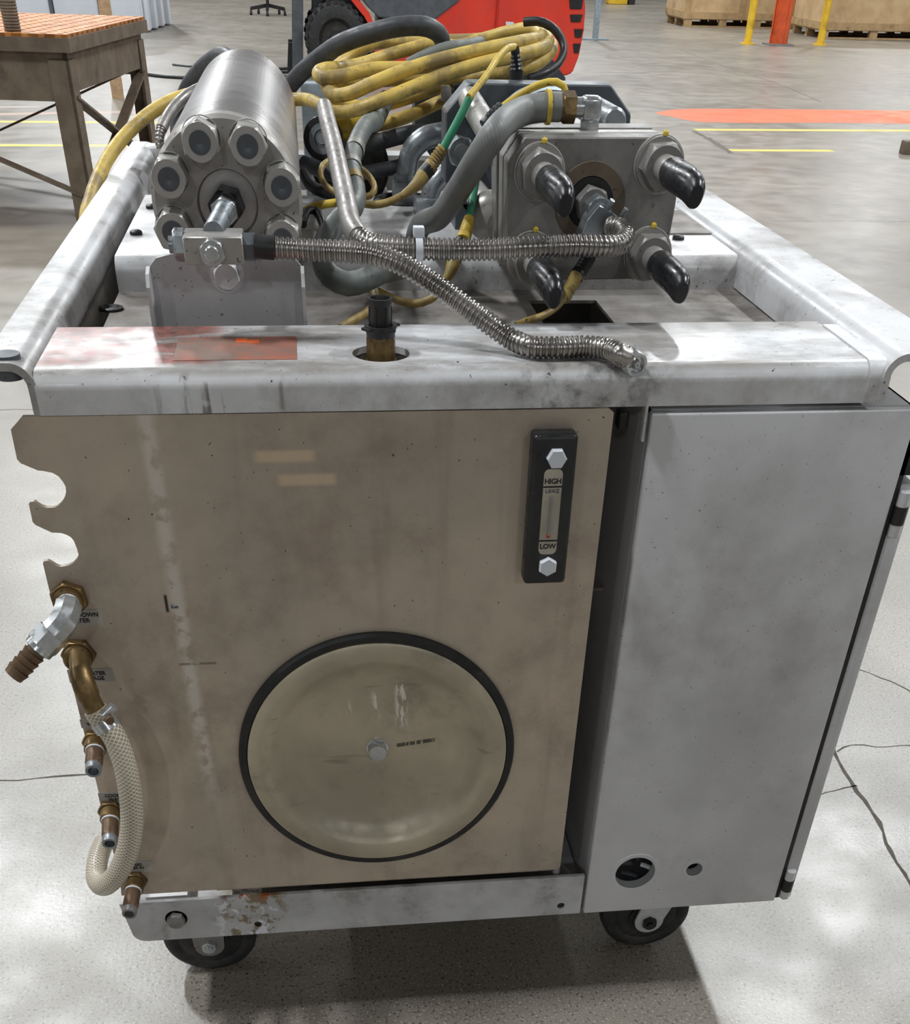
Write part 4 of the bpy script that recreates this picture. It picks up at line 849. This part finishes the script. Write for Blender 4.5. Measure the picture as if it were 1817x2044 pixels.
hose('hanging_cable', px((470, 180, 1.42), (420, 182, 1.34), (385, 188, 1.28), (340, 203, 1.25), (300, 226, 1.22), (262, 258, 1.18), (226, 300, 1.13), (198, 350, 1.07), (180, 400, 1.0), (171, 445, .94)) + [V((-.075, .87, .80)), V((-.085, .86, .6)), V((-.08, .90, .4)), V((-.07, .98, .2)), V((-.09, 1.15, .012)), V((-.2, 1.4, .012)), V((-.25, 1.7, .012))], .0112, 'yellow', 'dirty yellow cable bowing out over the side rail and down to the floor', 'cable')
hose('grey_cable', px((815, 130, 1.06), (850, 112, 1.055), (890, 97, 1.055), (930, 92, 1.08), (960, 86, 1.12)), .0095, 'hose', 'grey hose tucked among the yellow coil loops', 'hose')
hose('black_strap', px((1046, 44, 1.10), (1078, 43, 1.09), (1110, 61, 1.08), (1126, 92, 1.07), (1117, 124, 1.045), (1090, 146, 1.02), (1056, 157, 1.01)), .0065, 'black', 'black rubber strap looped around the coil end', 'strap')
bm = B(); box(bm, ax.x-.09, ax.x+.04, 1.0, 1.09, ax.z+.044, ax.z+.052, .002); tag(link('coil_rest', done(bm), M['dark'], None), 'dark block carrying the yellow cable coil', 'block')

# ------------------------------------------------------------------ sensor leads with moulded plugs
def lead(name, label, segs):
    """segs: (part name, material, points, radius or list)"""
    o = None
    allp = segs[0][2]
    k = empty(name, px(allp[0])[0], label, 'cable')
    for nm, mt, pts, r in segs:
        P = px(*pts)
        if isinstance(r, tuple):
            Q = resample(smooth(P, .003), .0025); n_ = len(Q); bm = B()
            sweep(bm, Q, lambda i, s: (r[0]+(r[1]-r[0])*i/n_)*(1.0 if (i//1) % 2 or i > n_*.75 or not r[2] else .86), 12); link(nm, done(bm), M[mt], k)
        else: link(nm, tube(P, r, .01, 10), M[mt], k)
    return k
lead('sensor_lead', 'thin yellow and green sensor lead from the ribbed black plug to a yellow connector', [
    ('black_plug', 'black', [(1031, 158, .76), (1031, 140, .76)], .0105), ('ribbed_boot', 'black', [(1031, 142, .76), (1030, 118, .76), (1028, 92, .76)], (.0095, .0055, True)),
    ('yellow_wire', 'thinyellow', [(1028, 94, .76), (1015, 96, .74), (995, 115, .70), (972, 150, .65), (936, 194, .60)], .0045),
    ('green_sleeve', 'green', [(940, 190, .605), (915, 240, .60), (884, 298, .60)], .0055),
    ('connector', 'oldyellow', [(886, 294, .60), (872, 315, .60), (856, 338, .595)], (.0085, .0105, True)), ('connector_ring', 'black', [(858, 335, .595), (842, 353, .59)], .0100),
    ('connector_tail', 'oldyellow', [(845, 350, .59), (828, 372, .58), (805, 390, .57)], (.0098, .0048, False)),
    ('tail_wire', 'oldyellow', [(808, 388, .57), (780, 402, .56), (745, 409, .55), (715, 404, .55), (690, 396, .56)], .0048)])
lead('sensor_lead', 'thin yellow and green sensor lead beside the intensifier ending above the tray', [
    ('yellow_wire', 'thinyellow', [(1131, 190, .40), (1126, 172, .40), (1108, 163, .405), (1070, 172, .41), (1030, 195, .41), (995, 220, .40)], .0042),
    ('ribbed_boot', 'black', [(1002, 214, .40), (985, 230, .395), (968, 252, .39)], (.0075, .0085, True)),
    ('green_sleeve', 'green', [(957, 320, .46), (950, 360, .435), (936, 440, .375)], .0052),
    ('connector', 'thinyellow', [(937, 436, .375), (930, 462, .355), (924, 482, .34)], (.0072, .0098, True)), ('connector_ring', 'black', [(922, 486, .335), (905, 520, .31)], .0095),
    ('connector_tail', 'oldyellow', [(908, 515, .315), (898, 545, .30), (886, 566, .295)], (.0095, .0045, False)),
    ('tail_wire', 'oldyellow', [(888, 562, .295), (872, 590, .285), (835, 606, .285), (795, 600, .29), (765, 585, .29), (740, 574, .30)], .0045)])
lead('sensor_lead', 'short grimy sensor lead plugged in under the square end plate', [
    ('connector_ring', 'black', [(1178, 510, .27), (1165, 532, .26), (1150, 552, .25)], (.0092, .0092, True)), ('connector', 'oldyellow', [(1152, 548, .25), (1140, 572, .24), (1126, 597, .23)], (.0085, .0075, True)),
    ('tail_wire', 'oldyellow', [(1130, 590, .23), (1112, 612, .215), (1085, 630, .20), (1055, 640, .19), (1030, 650, .18)], .0042)])
hose('loose_lead', px((738, 572, .30), (750, 586, .28), (750, 606, .26), (733, 622, .235), (705, 640, .21), (680, 655, .19)), .0046, 'oldyellow', 'short grimy lead ending at the tray beside the filler strainer', 'cable')
hose('loose_lead', px((660, 320, .8), (645, 330, .78), (640, 350, .75), (652, 372, .72), (672, 385, .7), (690, 392, .68)), .0046, 'oldyellow', 'thin yellow lead looping behind the dusty sleeve', 'cable')
hose('loose_lead', px((690, 395, .62), (720, 396, .62), (740, 390, .62), (748, 375, .64), (735, 350, .68), (716, 335, .71)), .0046, 'oldyellow', 'thin yellow lead tied behind the taped grey-green hose', 'cable')
hose('loose_lead', px((600, 425, .50), (622, 414, .50), (650, 408, .51), (690, 402, .52)), .005, 'thinyellow', 'thin yellow lead lying on the deck beside the pressure cylinder', 'cable')
hose('black_loop', px((604, 448, .42), (610, 425, .44), (628, 420, .46), (640, 436, .44), (646, 462, .40), (640, 480, .38)), .0055, 'black', 'black strap looped beside the pressure cylinder end', 'strap')

# ================================================================== the hall behind
# ---- red forklift, seen from its side
FY = fl(672, 160).y
def fk(x, y, dyy=0.): return at(x, y, 'y', FY+dyy)
fc = fl(900, 155)
fo_ = empty('forklift', (fk(900, 100).x, FY+.55, 0), 'red forklift truck with black tyres parked behind the pump', 'forklift')
def side(name, pts, mat, d0, d1, bev=.0):
    bm = B(); P = [fk(*p)+V((0, d0, 0)) for p in pts]; prism(bm, P, (0, d1-d0, 0))
    if bev: bmesh.ops.bevel(bm, geom=list(bm.edges), offset=bev, segments=2, affect='EDGES')
    return link(name, done(bm), M[mat], fo_, smooth=False)
gz = .12
def arc(cx, cy, rx, ry, a0, a1, n): return [(cx+rx*math.cos(math.radians(t)), cy-ry*math.sin(math.radians(t))) for t in frange(a0, a1, n)]
side('chassis', [(745, 60), (862, 40), (930, -10), (1000, -14), (1000, 78), (960, 75), (945, 130), (750, 130)], 'red', .05, 1.05, .01)
cwp = [(999, -60), (1128, -60), (1166, -30), (1169, 20), (1166, 60), (1156, 113), (1143, 146), (1128, 152), (1096, 152)]+arc(1030, 120, 66, 68, 0, 120, 10)+[(990, 66)]
side('counterweight', cwp, 'red', .0, 1.1, .015)
for (x0, x1, y0, y1) in ((1136, 1165, -8, 18), (1138, 1163, 29, 44), (1146, 1164, 58, 75), (1144, 1159, 87, 106)):
    o = side('vent_slot', [(x0, y0), (x1, y0), (x1-4, y1), (x0+2, y1)], 'black', -.012, .05, .004)
side('fender', [(690, -14), (702, -14), (722, 6), (738, 26), (748, 52), (738, 52), (728, 34), (712, 14)], 'red', .0, .3)
side('cowl', [(705, -40), (930, -60), (918, 2), (868, 40), (842, 36), (758, 36), (742, 22), (722, -4)], 'darkgrey', .03, 1.07, .01)
side('step', [(760, 40), (842, 40), (842, 128), (760, 128)], 'black', .06, 1.04)
side('inner_frame', [(640, -120), (704, -40), (745, 60), (745, 125), (655, 125)], 'blackpaint', .42, .68)
for d0 in (.2, .78):
    side('mast_rail', [(582, -330), (606, -330), (606, 150), (584, 150)], 'darkgrey', d0, d0+.12)
    side('mast_rail', [(622, -330), (640, -330), (644, 120), (626, 120)], 'blackpaint', d0, d0+.12)
side('mast_crossbar', [(582, -20), (644, -20), (644, 2), (582, 2)], 'blackpaint', .2, .9)
side('overhead_guard', [(690, -330), (1000, -345), (1000, -335), (690, -320)], 'blackpaint', .1, 1.0)
for xx in (690, 990):
    side('guard_post', [(xx, -335), (xx+9, -335), (xx+9, -30), (xx, -30)], 'blackpaint', .1, .16); side('guard_post', [(xx, -335), (xx+9, -335), (xx+9, -30), (xx, -30)], 'blackpaint', .94, 1.0)
side('seat', [(860, -120), (872, -120), (885, -62), (940, -58), (940, -44), (865, -44)], 'black', .3, .8, .01)
def wheel(nm, c, R, w_, y0):
    c = V((c.x, y0, R)); k = bpy.data.objects.new(nm, None); COL.objects.link(k); k.parent = fo_; k.location = c-ORG[fo_]; ORG[k] = V((0, 0, 0))
    bm = B(); lathe(bm, V((0, 0, 0)), dy, [(0, R*.56), (0, R*.86), (.03, R*.97), (w_-.03, R*.97), (w_, R*.86), (w_, R*.56)], 48, cap=False)
    for i in range(26):
        t = 2*PI*i/26; m_ = Matrix.Rotation(t, 4, 'Y')
        box(bm, -.022, .022, .0, w_*.5, R*.9, R*1.0, mat=m_)
    link('tyre', done(bm), M['rubber'], k)
    bm = B(); lathe(bm, V((0, 0, 0)), dy, [(.03, R*.57), (.0, R*.57), (.05, R*.46), (.05, R*.25), (.02, R*.2), (.02, 0)], 36, cap=False)
    for i in range(6): t = i*PI/3; cyl(bm, V((math.cos(t)*R*.34, .05, math.sin(t)*R*.34)), V((math.cos(t)*R*.34, .03, math.sin(t)*R*.34)), .014, seg=8)
    link('rim', done(bm), M['dark'], k)
fwx = fk(673, 88)
wheel('front_wheel', fwx, .35, .22, FY+.0); wheel('front_wheel', fwx, .35, .22, FY+.88)
rwx = fk(1030, 118); wheel('rear_wheel', rwx, .27, .18, FY+.05); wheel('rear_wheel', rwx, .27, .18, FY+.86)
side('fork_arm', [(470, 158), (584, 152), (584, 90), (576, 90), (574, 148), (470, 153)], 'blackpaint', .3, .42); side('fork_arm', [(470, 158), (584, 152), (584, 90), (576, 90), (574, 148), (470, 153)], 'blackpaint', .7, .82)
side('paper_tag', [(1010, 43), (1026, 44), (1025, 51), (1010, 50)], 'white', -.003, .001); side('warning_triangle', [(1058, 49), (1064, 40), (1070, 49)], 'white', -.003, .001)

# ---- perforated welding table
C1 = at(132, 69, 'z', .85); C2 = at(288, 33, 'z', .85); ang = math.atan2(C2.y-C1.y, C2.x-C1.x)-PI/2; TL = (C2-C1).length; TW = 1.5
tb_ = empty('welding_table', (C1.x, C1.y, 0), 'brown iron welding table with a perforated orange top on angle legs', 'table', None, ang)
bm = B(); nX, nY = 17, 17
for i in range(nX+1): x = -TW+TW*i/nX; wd_ = .028 if 0 < i < nX else .03; box(bm, x-(wd_ if i == nX else wd_ if i else 0)+0, x+(wd_ if i < nX else 0), 0, TL, .78, .85)
for j in range(nY+1): y = TL*j/nY; box(bm, -TW, 0, max(y-.028, 0), min(y+.028, TL), .782, .8495)
link('platen', done(bm), M['platen'], tb_, smooth=False)
bm = B()
box(bm, -TW, 0, -.012, .0, .775, .835); box(bm, 0, .012, -.012, TL, .775, .835); link('platen_edge', done(bm), M['rust'], tb_, smooth=False)
bm = B(); t = .02
box(bm, -TW+.03, -.03, .03, .05, .56, .78); box(bm, -.05, -.03, .03, TL-.03, .60, .78); box(bm, -TW+.03, -.03, TL-.05, TL-.03, .56, .78); box(bm, -TW+.03, -TW+.05, .03, TL-.03, .56, .78); link('apron', done(bm), M['rust'], tb_, smooth=False)
for lx_, ly_, sx, sy in ((-.02, .02, -1, 1), (-.02, TL-.02, -1, -1), (-TW+.02, .02, 1, 1), (-TW+.02, TL-.02, 1, -1)):
    bm = B(); box(bm, min(lx_, lx_+sx*.11), max(lx_, lx_+sx*.11), min(ly_, ly_+sy*.016), max(ly_, ly_+sy*.016), 0, .74); box(bm, min(lx_, lx_+sx*.016), max(lx_, lx_+sx*.016), min(ly_, ly_+sy*.11), max(ly_, ly_+sy*.11), 0, .74)
    link('leg', done(bm), M['rust'], tb_, smooth=False)
def brace(a_, b_2, nm='brace', m_='rust'):
    bm = B(); a_, b_2 = V(a_), V(b_2); d_ = (b_2-a_).normalized(); u_, v_, _ = basis(d_); prism(bm, [a_+u_*.03+v_*.006, a_-u_*.03+v_*.006, a_-u_*.03-v_*.006, a_+u_*.03-v_*.006], b_2-a_); link(nm, done(bm), M[m_], tb_, smooth=False)
brace((-.07, .04, .13), (-TW+.07, .04, .62)); brace((-.04, .06, .58), (-.04, TL-.1, .1)); brace((-.04, TL-.1, .58), (-.04, .1, .1)); brace((-TW+.07, TL-.04, .1), (-.07, TL-.04, .6))
c = at(26, 62, 'z', .85); vp = empty('table_post', c, 'dark threaded post with an orange top standing on the welding table', 'post')
bm = B(); pr = []
for i in range(12): pr += [(i*.013, .040), (i*.013+.006, .044)]
lathe(bm, c, (0, 0, 1), [(0, 0)]+pr+[(.16, .04), (.16, 0)], 24); link('screw', done(bm), M['rust'], vp)
bm = B(); cyl(bm, c+V((0, 0, .15)), c+V((0, 0, .55)), .052, seg=28, bev=.006); link('orange_sleeve', done(bm), M['postorange'], vp)
# board standing behind the table
a_ = fl(236, 197); bm = B(); box(bm, a_.x-.055, a_.x+.055, a_.y, a_.y+.03, 0, .75); tag(link('board', done(bm), M['pinkpaper'], None, smooth=False), 'tan wooden board standing upright behind the welding table', 'board')
bm = B(); sweep(bm, smooth([fl(295, 152)+V((0, 0, .015)), fl(330, 156)+V((0, 0, .015)), fl(372, 158)+V((0, 0, .015)), fl(420, 158)+V((0, 0, .015))], .05), .015, 8); tag(link('floor_cable', done(bm), M['black'], None), 'black cable lying straight on the floor beyond the table', 'cable')
bm = B(); sweep(bm, smooth([fl(345, 131)+V((0, 0, .01)), fl(375, 134)+V((0, 0, .01)), fl(400, 135)+V((0, 0, .01))], .05), .01, 8); tag(link('floor_cable', done(bm), M['darkhose'], None), 'short thin dark cable lying on the floor beyond the longer black cable', 'cable')

# ---- white cabinets
y0 = fl(297, 66).y; xs = [at(x, 26, 'y', y0).x for x in (5, 107, 204)]+[at(292, 60, 'y', y0).x]
wl = ('white steel cabinet at the far end of the row behind the welding table', 'white steel cabinet in the middle of the row behind the welding table', 'white steel cabinet with ridged side ending the row behind the welding table')
dpt = 2.2
for i in range(3):
    k = empty('white_cabinet', ((xs[i]+xs[i+1])/2, y0+.5, 0), wl[i], 'cabinet', 'white cabinets')
    bm = B(); box(bm, xs[i]+.01, xs[i+1]-.02, y0+.02, y0+dpt, .0, 2.0, .01); link('body', done(bm), M['white'], k)
    bm = B(); box(bm, xs[i]+.02, xs[i+1]-.05, y0, y0+.02, .03, 1.98, .004); link('door', done(bm), M['white'], k)
    if i < 2: bm = B(); box(bm, xs[i+1]-.05, xs[i+1]+.004, y0-.01, y0+.02, .0, 2.0); link('gap_shade_strip', done(bm), M['darkgrey'], k)  # dark grey strip paints the shaded gap between two cabinets
    if i == 2:
        for q in range(4): bm = B(); box(bm, xs[3]-.02, xs[3]+.05+.06*q, y0+.1+q*.52, y0+.45+q*.52, .02, 1.95, .02); link('side_rib', done(bm), M['white'], k)

# ---- office chair base
c = fl(536, 30); ch_ = empty('office_chair', c, 'black office chair with a five-star caster base', 'chair')
bm = B()
for i in range(5):
    t = math.radians(-92+72*i); d_ = V((math.cos(t), math.sin(t), 0)); prism(bm, [c+V((0, 0, .17))+d_.cross(V((0, 0, 1)))*.025, c+V((0, 0, .17))-d_.cross(V((0, 0, 1)))*.025, c+V((0, 0, .12))-d_.cross(V((0, 0, 1)))*.025, c+V((0, 0, .12))+d_.cross(V((0, 0, 1)))*.025], d_*.33+V((0, 0, -.05)))
link('star_base', done(bm), M['black'], ch_, smooth=False)
for i in range(5):
    t = math.radians(-92+72*i); p = c+V((math.cos(t), math.sin(t), 0))*.33
    bm = B(); cyl(bm, p+V((-.025, 0, .03)), p+V((.025, 0, .03)), .03, seg=16); cyl(bm, p+V((0, 0, .03)), p+V((0, 0, .1)), .012, seg=8); link('caster', done(bm), M['black'], ch_)
bm = B(); cyl(bm, c+V((0, 0, .14)), c+V((0, 0, .44)), .028); link('gas_column', done(bm), M['black'], ch_)
bm = B(); box(bm, c.x-.25, c.x+.25, c.y-.25, c.y+.25, .44, .52, .03); link('seat', done(bm), M['black'], ch_)
bm = B(); box(bm, c.x-.23, c.x+.23, c.y+.22, c.y+.28, .60, 1.05, .025); box(bm, c.x-.03, c.x+.03, c.y+.22, c.y+.27, .46, .7); link('backrest', done(bm), M['black'], ch_)

# ---- bollards, column, stand
def bollard(p, label):
    c = fl(*p); k = empty('bollard', c, label, 'bollard', 'yellow bollards by the column')
    bm = B(); cyl(bm, c, c+V((0, 0, 1.1)), .058, seg=24, bev=.01); link('tube', done(bm), M['postyellow'], k)
    bm = B(); cyl(bm, c, c+V((0, 0, .015)), .12, seg=24); link('base_plate', done(bm), M['postyellow'], k)
bollard((1492, 88), 'yellow steel bollard in front of the pallet crate with the dark opening'); bollard((1637, 90), 'yellow steel bollard in front of the wide plywood crate')
c = fl(1553, 90); k = empty('steel_column', c, 'orange painted steel column between two yellow bollards', 'column')
bm = B(); box(bm, c.x-.13, c.x+.13, c.y-.13, c.y-.115, 0, 4); box(bm, c.x-.13, c.x+.13, c.y+.115, c.y+.13, 0, 4); box(bm, c.x-.008, c.x+.008, c.y-.13, c.y+.13, 0, 4)
bmesh.ops.rotate(bm, verts=bm.verts, cent=c, matrix=Matrix.Rotation(math.radians(62), 3, 'Z')); link('h_beam', done(bm), M['postorange'], k, smooth=False)
bm = B(); box(bm, c.x-.2, c.x+.2, c.y-.2, c.y+.2, 0, .02); link('base_plate', done(bm), M['dullsteel'], k, smooth=False)
c = fl(1188, 80); k = empty('floor_stand', c, 'slim blue-grey stand with a flat foot beside the forklift', 'stand')
bm = B(); box(bm, c.x-.045, c.x+.045, c.y-.03, c.y+.03, 0, 1.3, .005); link('upright', done(bm), M['bluegrey'], k)
bm = B(); box(bm, c.x-.22, c.x+.22, c.y-.05, c.y+.05, 0, .025, .005); link('foot', done(bm), M['bluegrey'], k)

# ---- crates on pallets
def crate(x0, y0, w_, d_, h_, label, boards):
    k = empty('wooden_crate', (x0+w_/2, y0+d_/2, 0), label, 'crate', 'plywood crates on pallets')
    for q in range(3):
        yy = y0+q*(d_-.1)/2
        bm = B(); box(bm, x0+.02, x0+w_-.02, yy, yy+.1, 0, .02); link('pallet_runner', done(bm), M['wood2'], k, smooth=False)
        for s in range(4):
            xx = x0+.03+s*(w_-.2)/3; bm = B(); box(bm, xx, xx+.14, yy, yy+.1, .02, .11); link('pallet_block', done(bm), M['wood2'], k, smooth=False)
    bm = B(); box(bm, x0, x0+w_, y0, y0+d_, .11, .135); link('pallet_deck', done(bm), M['wood2'], k, smooth=False)
    bm = B(); box(bm, x0, x0+w_, y0, y0+d_, .135, h_); link('panel', done(bm), M['wood'], k, smooth=False)
    bm = B(); box(bm, x0-.01, x0+w_+.01, y0-.022, y0, .12, .22); link('skirt_board', done(bm), M['wood2'], k, smooth=False)
    for s in range(boards):
        xx = x0+s*(w_-.12)/max(boards-1, 1); bm = B(); box(bm, xx, xx+.1, y0-.022, y0, .22, h_); link('batten', done(bm), M['wood2'], k, smooth=False)
    bm = B(); box(bm, x0-.022, x0, y0, y0+d_, .13, .23); link('skirt_board', done(bm), M['wood2'], k, smooth=False)
ya = fl(1400, 54).y; xa = at(1364, 45, 'y', ya).x; crate(xa, ya, at(1625, 50, 'y', ya).x-xa-.35, 1.3, 1.3, 'pale plywood crate on a pallet behind the orange column', 3)
yb_ = fl(1700, 78).y; xb = at(1636, 65, 'y', yb_).x; crate(xb, yb_, 2.9, 1.4, 1.4, 'wide plywood crate on a pallet next to the bollard', 2)
c = fl(1232, 9); k = empty('yellow_barrier', c, 'low yellow barrier block far behind the forklift', 'barrier'); bm = B(); box(bm, c.x-.22, c.x+.26, c.y, c.y+.3, 0, .5, .03); link('block', done(bm), M['postyellow'], k)
bm = B(); box(bm, c.x+.3, c.x+.46, c.y+.05, c.y+.25, 0, .45, .02); link('dark_end', done(bm), M['dark'], k)
c = fl(1818, 309); bm = B(); box(bm, c.x-.06, c.x+.5, c.y, c.y+.1, 0, .09, .006); tag(link('timber_block', done(bm), M['rust'], None), 'brown timber block lying on the floor near the yellow stripe', 'timber')
